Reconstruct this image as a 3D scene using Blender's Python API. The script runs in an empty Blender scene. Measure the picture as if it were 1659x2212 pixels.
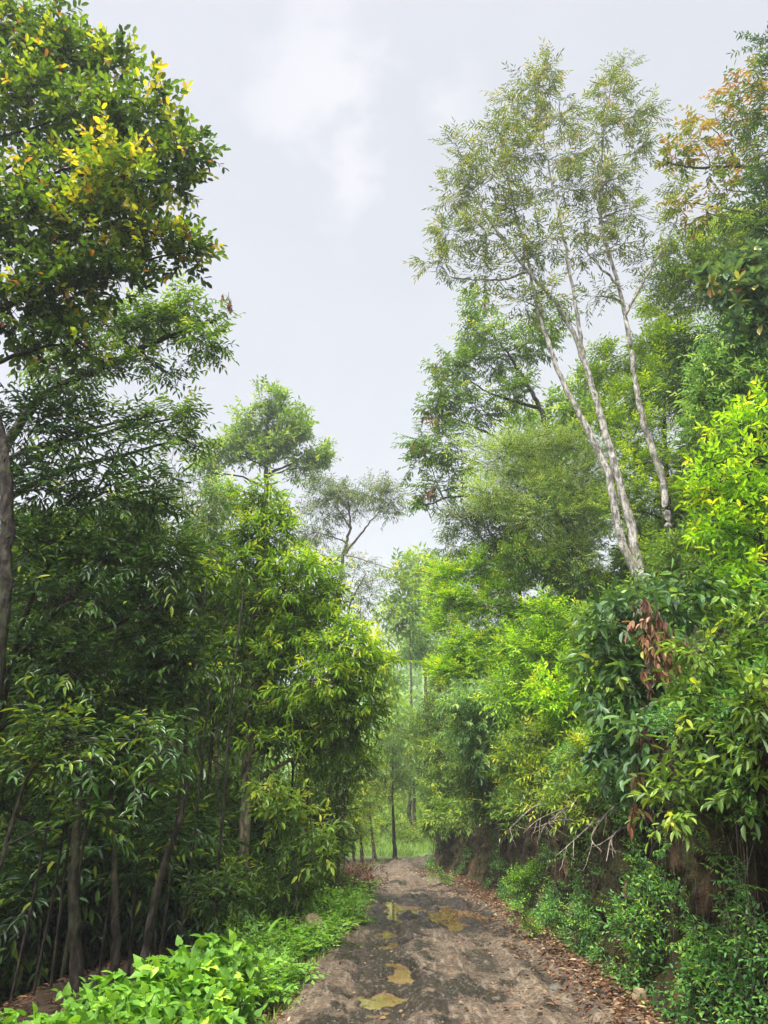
import bpy, math, random
import numpy as np
from math import radians as R, sin, cos, pi

C = bpy.context.scene
COL = C.collection
rng = np.random.default_rng(7)

# ------------------------------------------------------------------ camera
PITCH = R(21.5); EYE = 1.7; FPX = 1661.0; CX, CY = 829.5, 1106.0
cam_d = bpy.data.cameras.new('camera'); cam = bpy.data.objects.new('camera', cam_d); COL.objects.link(cam)
cam.location = (0, 0, EYE); cam.rotation_euler = (pi/2 + PITCH, 0, 0)
cam_d.sensor_fit = 'VERTICAL'; cam_d.sensor_height = 24.0
cam_d.lens = 12.0 / math.tan(math.atan(1106.0/FPX)); cam_d.clip_start = .05; cam_d.clip_end = 3000
C.camera = cam

# ------------------------------------------------------------------ world, sun, exposure
SUN_EL, SUN_AZ = R(64), R(-150)          # azimuth measured from +Y towards +X
sun_dir = np.array([cos(SUN_EL)*sin(SUN_AZ), cos(SUN_EL)*cos(SUN_AZ), sin(SUN_EL)])
W = bpy.data.worlds.new('World'); C.world = W; W.use_nodes = True
nt = W.node_tree; nt.nodes.clear(); N = nt.nodes.new; LK = nt.links.new
out = N('ShaderNodeOutputWorld'); bg = N('ShaderNodeBackground'); LK(bg.outputs[0], out.inputs[0])
sky = N('ShaderNodeTexSky'); sky.sky_type = 'NISHITA'; sky.sun_disc = False
sky.sun_elevation = SUN_EL; sky.sun_rotation = SUN_AZ; sky.dust_density = 4
tc = N('ShaderNodeTexCoord')
mp = N('ShaderNodeMapping'); mp.inputs['Scale'].default_value = (1.0, 1.0, 1.5); mp.inputs['Location'].default_value = (.3, .12, .4)
LK(tc.outputs['Generated'], mp.inputs[0])
n1 = N('ShaderNodeTexNoise'); n1.inputs['Scale'].default_value = 2.2; n1.inputs['Detail'].default_value = 6
n1.inputs['Roughness'].default_value = .5; n1.inputs['Distortion'].default_value = .25; LK(mp.outputs[0], n1.inputs[0])
cr = N('ShaderNodeValToRGB'); LK(n1.outputs[0], cr.inputs[0])
e = cr.color_ramp.elements
e[0].position = .30; e[0].color = (.70, .73, .81, 1); e[1].position = .75; e[1].color = (.80, .82, .90, 1)
x = e.new(.52); x.color = (.755, .777, .868, 1)
# thin place in the cloud where the light comes through
def vdot(vec, name):
    a = N('ShaderNodeVectorMath'); a.operation = 'DOT_PRODUCT'; LK(tc.outputs['Generated'], a.inputs[0]); a.inputs[1].default_value = vec
    return a.outputs['Value']
def mrange(src, a, b, c, d):
    m = N('ShaderNodeMapRange'); m.interpolation_type = 'SMOOTHSTEP'; LK(src, m.inputs[0])
    for k, v in zip((1, 2, 3, 4), (a, b, c, d)): m.inputs[k].default_value = v
    return m.outputs[0]
def math_n(op, a, b):
    m = N('ShaderNodeMath'); m.operation = op
    for k, v in ((0, a), (1, b)):
        if isinstance(v, (int, float)): m.inputs[k].default_value = v
        else: LK(v, m.inputs[k])
    return m.outputs[0]
gl = mrange(vdot((-.035, .66, .75), 'g'), .984, .9995, 0, 1)
n2 = N('ShaderNodeTexNoise'); n2.inputs['Scale'].default_value = 7; n2.inputs['Detail'].default_value = 5; LK(mp.outputs[0], n2.inputs[0])
glow = math_n('MULTIPLY', gl, mrange(n2.outputs[0], .46, .62, .05, .85))
mixg = N('ShaderNodeMixRGB'); LK(glow, mixg.inputs[0]); LK(cr.outputs[0], mixg.inputs[1]); mixg.inputs[2].default_value = (1.0, 1.0, 1.04, 1)
# sky made far brighter overhead and behind, added out of view to light foliage
zen_fill = mrange(vdot((-.25, -.42, .87), 'z'), .55, .98, 1.0, 9.2)
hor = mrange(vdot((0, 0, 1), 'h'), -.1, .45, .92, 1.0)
gain = math_n('MULTIPLY', zen_fill, hor)
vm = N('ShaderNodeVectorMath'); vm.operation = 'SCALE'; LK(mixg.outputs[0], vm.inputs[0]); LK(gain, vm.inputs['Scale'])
skm = N('ShaderNodeVectorMath'); skm.operation = 'SCALE'; LK(sky.outputs[0], skm.inputs[0]); skm.inputs['Scale'].default_value = .10
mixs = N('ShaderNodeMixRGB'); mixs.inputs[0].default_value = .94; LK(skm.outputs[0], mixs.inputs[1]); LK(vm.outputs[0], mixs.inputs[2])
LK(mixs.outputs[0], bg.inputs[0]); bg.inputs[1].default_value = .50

sl = bpy.data.lights.new('sun', 'SUN'); sl.energy = 5.0; sl.angle = R(25); sl.color = (1, .97, .9)
so = bpy.data.objects.new('sun', sl); COL.objects.link(so)
from mathutils import Vector
so.rotation_euler = Vector(sun_dir).to_track_quat('Z', 'Y').to_euler()

C.view_settings.view_transform = 'Standard'; C.view_settings.look = 'None'
C.view_settings.exposure = 0.70; C.view_settings.gamma = 1.0
C.render.engine = 'CYCLES'
C.cycles.max_bounces = 8; C.cycles.diffuse_bounces = 3; C.cycles.glossy_bounces = 3; C.cycles.transmission_bounces = 4
C.cycles.volume_bounces = 1; C.cycles.caustics_reflective = False; C.cycles.caustics_refractive = False
C.cycles.use_adaptive_sampling = True; C.cycles.adaptive_threshold = .015
C.cycles.use_denoising = True; C.cycles.denoiser = 'OPENIMAGEDENOISE'
C.cycles.denoising_input_passes = 'RGB_ALBEDO_NORMAL'

# ------------------------------------------------------------------ helpers
def nrm(v): return v / np.maximum(np.linalg.norm(v, axis=-1, keepdims=True), 1e-9)
def smooth(a, b, x):
    t = np.clip((np.asarray(x, float) - a) / (b - a), 0, 1); return t*t*(3-2*t)
def at(px, py, Y, dy=0.0):
    a, b = (px-CX)/FPX, (CY-py)/FPX
    d = np.array([a, cos(PITCH)-b*sin(PITCH), sin(PITCH)+b*cos(PITCH)])
    return np.array([0, 0, EYE]) + d*((Y+dy)/d[1])
def mpp(px, py, Y):                    # metres per photo pixel at that place
    b = (CY-py)/FPX
    return (Y/(cos(PITCH)-b*sin(PITCH)))/FPX
def hsh(i, j, k=0):
    v = np.sin(i*127.1 + j*311.7 + k*74.7)*43758.5453
    return v - np.floor(v)
def vn(x, y, seed=0):                  # value noise 0..1
    x = np.asarray(x, float); y = np.asarray(y, float)
    i, j = np.floor(x), np.floor(y); f, g = x-i, y-j
    f, g = f*f*(3-2*f), g*g*(3-2*g)
    return (hsh(i, j, seed)*(1-f)+hsh(i+1, j, seed)*f)*(1-g) + (hsh(i, j+1, seed)*(1-f)+hsh(i+1, j+1, seed)*f)*g
def fbm(x, y, seed=0, o=4):
    s, a, t = 0, .5, 0
    for k in range(o):
        s = s + a*vn(x*2**k, y*2**k, seed+k*17); t += a; a *= .5
    return s/t

class MB:
    """collects faces of one mesh; build() links it as ONE object"""
    def __init__(s): s.v = []; s.f = []; s.m = []; s.t = []; s.n = 0
    def add(s, v, f, mat=0, tint=0.5):
        v = np.asarray(v, np.float64).reshape(-1, 3); f = np.asarray(f, np.int64)
        if len(v) == 0 or len(f) == 0: return
        s.v.append(v); s.f.append(f + s.n); s.m.append(np.full(len(f), mat, np.int32))
        s.t.append(np.broadcast_to(np.asarray(tint, np.float32), (len(v),)).copy()); s.n += len(v)
    def build(s, name, mats, parent=None, org=(0, 0, 0), smooth_sh=False):
        me = bpy.data.meshes.new(name)
        v = np.concatenate(s.v) - np.asarray(org, float)
        me.vertices.add(len(v)); me.vertices.foreach_set('co', v.astype(np.float32).ravel())
        tot = np.concatenate([np.full(len(f), f.shape[1], np.int32) for f in s.f])
        idx = np.concatenate([f.ravel() for f in s.f]).astype(np.int32)
        st = np.concatenate([[0], np.cumsum(tot)[:-1]]).astype(np.int32)
        me.loops.add(len(idx)); me.loops.foreach_set('vertex_index', idx)
        me.polygons.add(len(tot)); me.polygons.foreach_set('loop_start', st); me.polygons.foreach_set('loop_total', tot)
        me.polygons.foreach_set('material_index', np.concatenate(s.m))
        me.polygons.foreach_set('use_smooth', np.full(len(tot), smooth_sh, bool))
        a = me.attributes.new('tint', 'FLOAT', 'POINT'); a.data.foreach_set('value', np.concatenate(s.t).astype(np.float32))
        for m in (mats if isinstance(mats, (list, tuple)) else [mats]): me.materials.append(m)
        me.update(); me.validate()
        o = bpy.data.objects.new(name, me); COL.objects.link(o)
        if parent is not None: o.parent = parent
        return o
    def tube(s, pts, rad, k=6, mat=0, tint=.5, jit=0.0):
        pts = np.asarray(pts, float); n = len(pts); rad = np.broadcast_to(np.asarray(rad, float), (n,))
        tg = nrm(np.gradient(pts, axis=0)); ref = np.array([.31, .9, .13]) if abs(tg[0][2]) > .8 else np.array([0, 0, 1.])
        a = nrm(np.cross(tg, ref)); b = np.cross(tg, a)
        th = np.arange(k)*2*pi/k
        rr = rad[:, None]*(1 + jit*(rng.random((n, k))-.5))
        v = pts[:, None] + rr[..., None]*(np.cos(th)[None, :, None]*a[:, None] + np.sin(th)[None, :, None]*b[:, None])
        i = np.arange(n-1)[:, None]*k; j = np.arange(k)[None]; j2 = (j+1) % k
        f = np.stack([i+j, i+j2, i+k+j2, i+k+j], -1).reshape(-1, 4)
        s.add(v.reshape(-1, 3), f, mat, tint)
    def twigs(s, a, b, ra, rb, mat=1, sag=0.0):
        n = len(a)
        if n == 0: return
        m = (a+b)/2; m = m + np.array([0, 0, 1.])*sag*np.linalg.norm(b-a, axis=1, keepdims=True)
        d = nrm(b-a); p = nrm(np.cross(d, [.3, .2, 1.])); q = np.cross(d, p)
        V = []
        for c, r in ((a, ra), (m, (ra+rb)/2), (b, rb)):
            for t in range(3):
                V.append(c + r*(cos(2.094*t)*p + sin(2.094*t)*q))
        V = np.stack(V, 1)
        base = np.array([[0, 1, 4, 3], [1, 2, 5, 4], [2, 0, 3, 5], [3, 4, 7, 6], [4, 5, 8, 7], [5, 3, 6, 8]])
        f = (np.arange(n)[:, None, None]*9 + base).reshape(-1, 4)
        s.add(V.reshape(-1, 3), f, mat, .5)
    def leaves(s, P, L, Nn, ln, ratio, tint, kind='lens', mat=0):
        """P base points, L leaf directions, Nn normals, ln lengths: one small folded blade each"""
        n = len(P)
        if n == 0: return
        B = nrm(np.cross(Nn, L))
        T, F = LEAF[kind]
        V = P[:, None] + ln[:, None, None]*(T[None, :, 0:1]*L[:, None] + T[None, :, 1:2]*np.asarray(ratio).reshape(-1, 1, 1)*B[:, None] + T[None, :, 2:3]*Nn[:, None])
        for fs in F:
            pass
        k = len(T)
        f = (np.arange(n)[:, None, None]*k + F).reshape(-1, F.shape[1])
        s.add(V.reshape(-1, 3), f, mat, np.repeat(tint, k))
LEAF = {
 'rhomb': (np.array([[0, 0, 0], [.42, .5, .04], [1, 0, -.06], [.42, -.5, .04]]), np.array([[0, 1, 2, 3]])),
 'lens': (np.array([[0, 0, 0], [1, 0, -.16], [.28, .44, .05], [.68, .38, .01], [.28, -.44, .05], [.68, -.38, .01]]),
          np.array([[0, 1, 3, 2], [0, 4, 5, 1]])),
 'oval': (np.array([[0, 0, 0], [1, 0, -.08], [.22, .40, .04], [.72, .46, .03], [.22, -.40, .04], [.72, -.46, .03]]),
          np.array([[0, 1, 3, 2], [0, 4, 5, 1]])),
 'heart': (np.array([[0, 0, 0], [1, 0, -.14], [-.14, .26, .02], [.12, .5, .05], [.5, .36, .03], [-.14, -.26, .02], [.12, -.5, .05], [.5, -.36, .03], [.45, 0, -.02]]),
           np.array([[0, 8, 4, 3], [0, 3, 2, 0], [8, 1, 4, 8], [0, 6, 7, 8], [0, 5, 6, 0], [8, 7, 1, 8]])),
}
_T, _F = LEAF['heart']
LEAF['heart'] = (_T, np.array([[0, 8, 3], [8, 4, 3], [0, 3, 2], [8, 1, 4], [0, 6, 8], [8, 6, 7], [0, 5, 6], [8, 7, 1]]))

# ------------------------------------------------------------------ materials
def newmat(name):
    m = bpy.data.materials.new(name); m.use_nodes = True; t = m.node_tree; t.nodes.clear()
    o = t.nodes.new('ShaderNodeOutputMaterial'); return m, t, o
def ramp(t, src, stops):
    c = t.nodes.new('ShaderNodeValToRGB'); el = c.color_ramp.elements
    el[0].position, el[0].color = stops[0][0], (*stops[0][1], 1)
    el[1].position, el[1].color = stops[-1][0], (*stops[-1][1], 1)
    for p, q in stops[1:-1]:
        z = el.new(p); z.color = (*q, 1)
    t.links.new(src, c.inputs[0]); return c.outputs[0]
def noise(t, scale, detail=4, vec=None, rough=.55, dist=0):
    n = t.nodes.new('ShaderNodeTexNoise'); n.inputs['Scale'].default_value = scale; n.inputs['Detail'].default_value = detail
    n.inputs['Roughness'].default_value = rough; n.inputs['Distortion'].default_value = dist
    if vec is not None: t.links.new(vec, n.inputs[0])
    return n.outputs[0]
def gpos(t, scale=None):
    g = t.nodes.new('ShaderNodeNewGeometry'); v = g.outputs['Position']
    if scale:
        m = t.nodes.new('ShaderNodeMapping'); m.inputs['Scale'].default_value = scale; t.links.new(v, m.inputs[0]); v = m.outputs[0]
    return v
def opos(t, scale=None):
    g = t.nodes.new('ShaderNodeTexCoord'); v = g.outputs['Object']
    if scale:
        m = t.nodes.new('ShaderNodeMapping'); m.inputs['Scale'].default_value = scale; t.links.new(v, m.inputs[0]); v = m.outputs[0]
    return v
def mixc(t, fac, a, b, mode='MIX'):
    m = t.nodes.new('ShaderNodeMixRGB'); m.blend_type = mode
    for k, v in ((0, fac), (1, a), (2, b)):
        if isinstance(v, (int, float)): m.inputs[k].default_value = v
        elif isinstance(v, tuple): m.inputs[k].default_value = (*v, 1)
        else: t.links.new(v, m.inputs[k])
    return m.outputs[0]
def attr(t, name):
    a = t.nodes.new('ShaderNodeAttribute'); a.attribute_name = name; return a.outputs['Fac']
def maprange(t, src, a, b, c=0., d=1.):
    m = t.nodes.new('ShaderNodeMapRange'); t.links.new(src, m.inputs[0])
    for k, v in zip((1, 2, 3, 4), (a, b, c, d)): m.inputs[k].default_value = v
    return m.outputs[0]
def principled(t, o, col, rough=.6, spec=.5, bump=None, bstr=.3, bdist=.02):
    p = t.nodes.new('ShaderNodeBsdfPrincipled')
    if isinstance(col, tuple): p.inputs['Base Color'].default_value = (*col, 1)
    else: t.links.new(col, p.inputs['Base Color'])
    if isinstance(rough, (int, float)): p.inputs['Roughness'].default_value = rough
    else: t.links.new(rough, p.inputs['Roughness'])
    p.inputs['Specular IOR Level'].default_value = spec
    if bump is not None:
        b = t.nodes.new('ShaderNodeBump'); b.inputs['Strength'].default_value = bstr; b.inputs['Distance'].default_value = bdist
        t.links.new(bump, b.inputs['Height']); t.links.new(b.outputs[0], p.inputs['Normal'])
    if o is not None: t.links.new(p.outputs[0], o.inputs[0])
    return p
LEAFGAIN = {'leaf_slender': 1.2, 'leaf_olive': 2.0, 'leaf_dark_glossy': 1.45, 'leaf_dead': 1.0, 'leaf_litter': 1.0, 'leaf_hillside': 2.0, 'leaf_grass': 1.6, 'leaf_fine_low': 1.8}
def leafmat(name, stops, trans=.4, rough=.42, spec=.45):
    m, t, o = newmat(name); k = LEAFGAIN.get(name, 1.6)
    
    if name not in ('leaf_dead', 'leaf_litter', 'leaf_rusty', 'leaf_olive'): stops = [(p, (q[0]*1.22, q[1], q[2]*.75)) for p, q in stops]
    stops = [(p, tuple(min(.72, c*k) for c in q)) for p, q in stops]
    col = ramp(t, attr(t, 'tint'), stops)
    col = mixc(t, maprange(t, noise(t, 30, 2, gpos(t)), .3, .7, .0, .35), col, mixc(t, 1.0, col, (.6, .68, .6), 'MULTIPLY'))
    p = principled(t, None, col, rough, spec)
    tr = t.nodes.new('ShaderNodeBsdfTranslucent'); t.links.new(mixc(t, 1.0, col, (1.5, 1.35, .6), 'MULTIPLY'), tr.inputs[0])
    mx = t.nodes.new('ShaderNodeMixShader'); mx.inputs[0].default_value = trans
    t.links.new(p.outputs[0], mx.inputs[1]); t.links.new(tr.outputs[0], mx.inputs[2]); t.links.new(mx.outputs[0], o.inputs[0])
    return m
def barkmat(name, c1, c2, c3, moss=(.05, .08, .02), mossamt=.3, sc=1.0):
    m, t, o = newmat(name)
    v = gpos(t, (6*sc, 6*sc, 2.2*sc)); n = noise(t, 3, 6, v); n_2 = noise(t, 1.1*sc, 4, gpos(t), dist=.4); n3 = noise(t, 9*sc, 5, gpos(t))
    c = ramp(t, n, [(.36, c1), (.5, c2), (.62, c3)])
    c = mixc(t, maprange(t, n_2, .52, .64, 0, mossamt), c, moss)
    c = mixc(t, maprange(t, n3, .54, .62, 0, .7), c, c1)
    principled(t, o, c, .85, .25, n, 1.0, .05)
    return m
G = lambda *a: a
LM = {}
LM['magnolia'] = leafmat('leaf_broad_mixed', [(0, (.016, .040, .014)), (.35, (.045, .110, .022)), (.6, (.11, .22, .024)), (.78, (.26, .33, .03)), (.9, (.42, .36, .035)), (.95, (.30, .14, .04)), (1, (.26, .12, .08))], .38, .38)
LM['dark'] = leafmat('leaf_dark_glossy', [(0, (.012, .038, .014)), (.5, (.032, .092, .028)), (.8, (.08, .18, .035)), (1, (.20, .28, .035))], .3, .34, .5)
LM['cinnamon'] = leafmat('leaf_cinnamon', [(0, (.025, .065, .014)), (.45, (.07, .16, .024)), (.62, (.14, .29, .03)), (.8, (.22, .41, .035)), (1, (.33, .50, .05))], .42, .4)
LM['mid'] = leafmat('leaf_mid_green', [(0, (.030, .078, .018)), (.5, (.075, .17, .024)), (.8, (.15, .28, .03)), (1, (.27, .35, .04))], .4, .42)
LM['fresh'] = leafmat('leaf_fresh_green', [(0, (.045, .105, .024)), (.5, (.098, .205, .042)), (.8, (.17, .30, .055)), (1, (.27, .36, .06))], .42, .45)
LM['lime'] = leafmat('leaf_lime', [(0, (.05, .13, .012)), (.4, (.125, .29, .016)), (.7, (.215, .44, .02)), (1, (.35, .52, .03))], .45, .48)
LM['vivid'] = leafmat('leaf_vivid_green', [(0, (.034, .085, .012)), (.4, (.098, .215, .016)), (.7, (.185, .35, .022)), (1, (.29, .44, .03))], .45, .46)
LM['olive'] = leafmat('leaf_olive', [(0, (.035, .080, .022)), (.5, (.090, .175, .05)), (.8, (.17, .26, .085)), (1, (.28, .34, .13))], .52, .45)
LM['grey'] = leafmat('leaf_grey_green', [(0, (.026, .062, .028)), (.5, (.066, .130, .055)), (.8, (.12, .20, .08)), (1, (.22, .20, .10))], .38, .45)
LM['willow'] = leafmat('leaf_slender', [(0, (.04, .085, .025)), (.5, (.10, .18, .04)), (.8, (.18, .26, .05)), (1, (.26, .22, .06))], .42, .42)
LM['rust'] = leafmat('leaf_rusty', [(0, (.05, .10, .02)), (.4, (.11, .15, .025)), (.7, (.19, .15, .03)), (1, (.24, .10, .04))], .45, .45)
LM['rhodo'] = leafmat('leaf_grey_whorl', [(0, (.025, .075, .05)), (.5, (.07, .15, .10)), (.75, (.14, .25, .10)), (.9, (.32, .38, .14)), (1, (.28, .12, .06))], .25, .36)
LM['big'] = leafmat('leaf_large_shrub', [(0, (.016, .050, .022)), (.5, (.050, .125, .055)), (.8, (.11, .23, .07)), (1, (.28, .36, .07))], .34, .38)
LM['herb'] = leafmat('leaf_soft_herb', [(0, (.05, .14, .03)), (.5, (.11, .28, .04)), (.8, (.18, .40, .05)), (1, (.28, .46, .06))], .42, .5)
LM['fern'] = leafmat('leaf_fine_low', [(0, (.020, .085, .030)), (.5, (.055, .18, .055)), (.8, (.11, .28, .06)), (1, (.20, .33, .06))], .4, .5)
LM['dead'] = leafmat('leaf_dead', [(0, (.10, .045, .025)), (.4, (.22, .095, .045)), (.7, (.36, .19, .10)), (1, (.50, .34, .20))], .25, .6, .3)
LM['litter'] = leafmat('leaf_litter', [(0, (.045, .022, .02)), (.35, (.13, .06, .035)), (.65, (.27, .145, .07)), (.85, (.40, .27, .14)), (1, (.52, .40, .26))], .15, .55, .35)
LM['far'] = leafmat('leaf_hillside', [(0, (.035, .09, .03)), (.5, (.07, .16, .045)), (1, (.15, .25, .06))], .3, .6)
LM['grass'] = leafmat('leaf_grass', [(0, (.06, .14, .05)), (.5, (.13, .26, .08)), (1, (.27, .36, .14))], .42, .5)
BK = {}
BK['dark'] = barkmat('bark_dark', (.018, .014, .010), (.045, .036, .027), (.085, .07, .052))
BK['brown'] = barkmat('bark_brown', (.035, .026, .018), (.10, .078, .055), (.19, .155, .11))
BK['white'] = barkmat('bark_pale', (.10, .09, .075), (.34, .31, .26), (.55, .51, .44), (.16, .155, .07), .45, .8)
BK['tan'] = barkmat('bark_tan', (.07, .055, .035), (.20, .16, .105), (.34, .28, .19), (.08, .10, .03), .4)
BK['twig'] = barkmat('bark_twig', (.03, .024, .018), (.07, .055, .04), (.12, .10, .075), mossamt=.1)
BK['root'] = barkmat('bark_root', (.07, .055, .04), (.20, .165, .12), (.36, .31, .24), mossamt=.2)

# ------------------------------------------------------------------ ground shape
cl = np.array([(1.0, -30), (1.0, 8), (1.1, 17), (.72, 24), (.50, 27), (.58, 30), (1.15, 33), (2.1, 36), (3.4, 39), (5.6, 43), (9.5, 48), (22, 56), (60, 68), (130, 84)], float)
_seg = np.r_[0, np.cumsum(np.linalg.norm(np.diff(cl, axis=0), axis=1))]
U = np.concatenate([np.arange(0, 78, .25), np.arange(78, _seg[-1], 2.0)])
CLX = np.interp(U, _seg, cl[:, 0]); CLY = np.interp(U, _seg, cl[:, 1])
for _ in range(6):
    CLX[1:-1] = (CLX[:-2]+2*CLX[1:-1]+CLX[2:])/4; CLY[1:-1] = (CLY[:-2]+2*CLY[1:-1]+CLY[2:])/4
TX, TY = np.gradient(CLX, U), np.gradient(CLY, U); _l = np.hypot(TX, TY); TX /= _l; TY /= _l
def us(x, y):
    """arc length and signed offset (+ right) of points from the road's centre line"""
    x = np.asarray(x, float); y = np.asarray(y, float); sh = x.shape; x = x.ravel(); y = y.ravel()
    u = np.empty(len(x)); s = np.empty(len(x))
    for i in range(0, len(x), 20000):
        dx = x[i:i+20000, None]-CLX; dy = y[i:i+20000, None]-CLY
        k = np.argmin(dx*dx+dy*dy, 1); r = np.arange(len(k))
        sg = dx[r, k]*TY[k]-dy[r, k]*TX[k]
        u[i:i+20000] = U[k]; s[i:i+20000] = np.sign(sg)*np.hypot(dx[r, k], dy[r, k])
    return u.reshape(sh), s.reshape(sh)
U0 = 30.0                              # arc length at y = 0
def s_right(u): return np.interp(u-U0, [0, 20, 24, 27, 31, 33.5, 60], [1.62, 1.62, 1.75, 1.35, 1.05, .75, .8])
def s_left(u): return np.interp(u-U0, [0, 10, 17, 24, 30, 60], [1.75, 1.75, 1.35, 1.2, .8, .8])
def bank_h(u): return np.interp(u-U0, [-10, 6, 12, 20, 30, 36, 45], [2.5, 2.5, 2.55, 2.1, 1.45, 1.2, 1.4])
def H(x, y):
    x = np.asarray(x, float); y = np.asarray(y, float)
    u, s = us(x, y)
    er = s - s_right(u); el = -s - s_left(u)
    h = bank_h(u)
    zr = h*smooth(.25, .75, er) + 1.25*np.clip(er-.7, 0, 13) + .45*np.clip(er-13.7, 0, 60) - .1*(1-smooth(.2, .5, er))
    zr = zr + (fbm(x*.5, y*.5, 3)-.5)*.8*smooth(1, 4, er)
    zl = -.05 - .04*np.clip(el, 0, 3) - .32*np.clip(el-3, 0, 16) - .06*np.clip(el-19, 0, 200) + (fbm(x*.6, y*.6, 5)-.5)*.35*smooth(.3, 2, el)
    fld = .03 + .055*np.clip(y-37.5, 0, 25) + .30*np.clip(y-62, 0, 330)*smooth(-90, 30, x-(y-60)*.15) + (fbm(x*.15, y*.15, 9)-.5)*1.2*smooth(40, 70, y)
    fb = smooth(29, 36, y) * smooth(-16, -5, x-(y-36)*.0)
    fb = np.maximum(fb, smooth(70, 110, y))
    zl = zl*(1-fb) + fld*fb
    z = np.where(s > 0, zr, zl)
    onroad = (er < .25) & (el < 0)
    return np.where(onroad, -.16, z)
def h1(x, y): return float(H(np.array([x]), np.array([y]))[0])

def tag(o, label=None, cat=None, group=None, kind=None):
    if label: o['label'] = label
    if cat: o['category'] = cat
    if group: o['group'] = group
    if kind: o['kind'] = kind
    return o
def empty(name, loc):
    o = bpy.data.objects.new(name, None); COL.objects.link(o); o.location = tuple(float(c) for c in loc); o.empty_display_size = .2
    return o

# ------------------------------------------------------------------ ground, road, bank
def grid_faces(nu, nv):
    i = np.arange(nu-1)[:, None]*nv; j = np.arange(nv-1)[None]
    return np.stack([i+j, i+nv+j, i+nv+j+1, i+j+1], -1).reshape(-1, 4)
def build_ground():
    xs = np.concatenate([np.arange(-260, -60, 10), np.arange(-60, -14, 2), np.arange(-14, 16, .3), np.arange(16, 60, 2), np.arange(60, 261, 10)])
    ys = np.concatenate([np.arange(-60, -6, 3), np.arange(-6, 44, .35), np.arange(44, 80, 1.5), np.arange(80, 401, 8)])
    X, Yg = np.meshgrid(xs, ys, indexing='ij'); Z = H(X, Yg)
    mb = MB(); gr = smooth(33, 38, Yg)*smooth(-14, -2, X)
    mb.add(np.stack([X, Yg, Z], -1).reshape(-1, 3), grid_faces(len(xs), len(ys)), 0, gr.ravel())
    m, t, o = newmat('forest_soil')
    v = gpos(t); n = noise(t, 2.2, 6, v); nb = noise(t, 14, 5, v)
    soil = ramp(t, n, [(.3, (.022, .016, .010)), (.5, (.05, .036, .022)), (.7, (.09, .064, .038))])
    soil = mixc(t, maprange(t, nb, .5, .65, 0, .5), soil, (.10, .06, .032))
    green = ramp(t, noise(t, .8, 6, v), [(.3, (.06, .12, .03)), (.5, (.13, .24, .05)), (.66, (.20, .22, .08)), (.75, (.24, .15, .09))])
    principled(t, o, mixc(t, attr(t, 'tint'), soil, green), .95, .2, nb, .6, .05)
    tag(mb.build('ground', m, smooth_sh=True), kind='structure')
build_ground()

RUTS = [(-.95, .20, 'L'), (.17, .23, 'R'), (.62, .12, 'r')]
PUDDLES = [  # x, y, rx, ry, angle
 (.22, 10.25, .17, .95, -.10), (-.02, 8.78, .22, .42, .25), (-.30, 8.95, .20, .26, -.2), (.05, 12.1, .22, .40, .0), (.10, 13.3, .17, .34, 0), (.22, 14.4, .12, .30, 0),
 (1.10, 15.5, .34, 1.35, .08), (1.62, 15.9, .16, .7, 0), (.55, 16.7, .20, .8, .1), (.22, 17.1, .2, .8, 0), (.60, 14.9, .16, .5, .4), (.15, 15.7, .12, .6, 0), (1.95, 9.6, .12, .20, 0), (-.35, 7.05, .35, .16, .1)]
PUDDLES = [(a, b, rx*(1.35 if b > 13 else .95), ry*(1.2 if b > 13 else .9), an) for (a, b, rx, ry, an) in PUDDLES]
def pud_d(x, y):
    d = np.full(np.shape(x), 9.)
    for (a, b, rx, ry, an) in PUDDLES:
        dx, dy = x-a, y-b; p = dx*cos(an)+dy*sin(an)*.0 - dy*sin(an); q = dx*sin(an)*.0 + dy*cos(an) + dx*sin(an)
        d = np.minimum(d, np.sqrt((p/rx)**2+(q/ry)**2))
    return d
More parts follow.
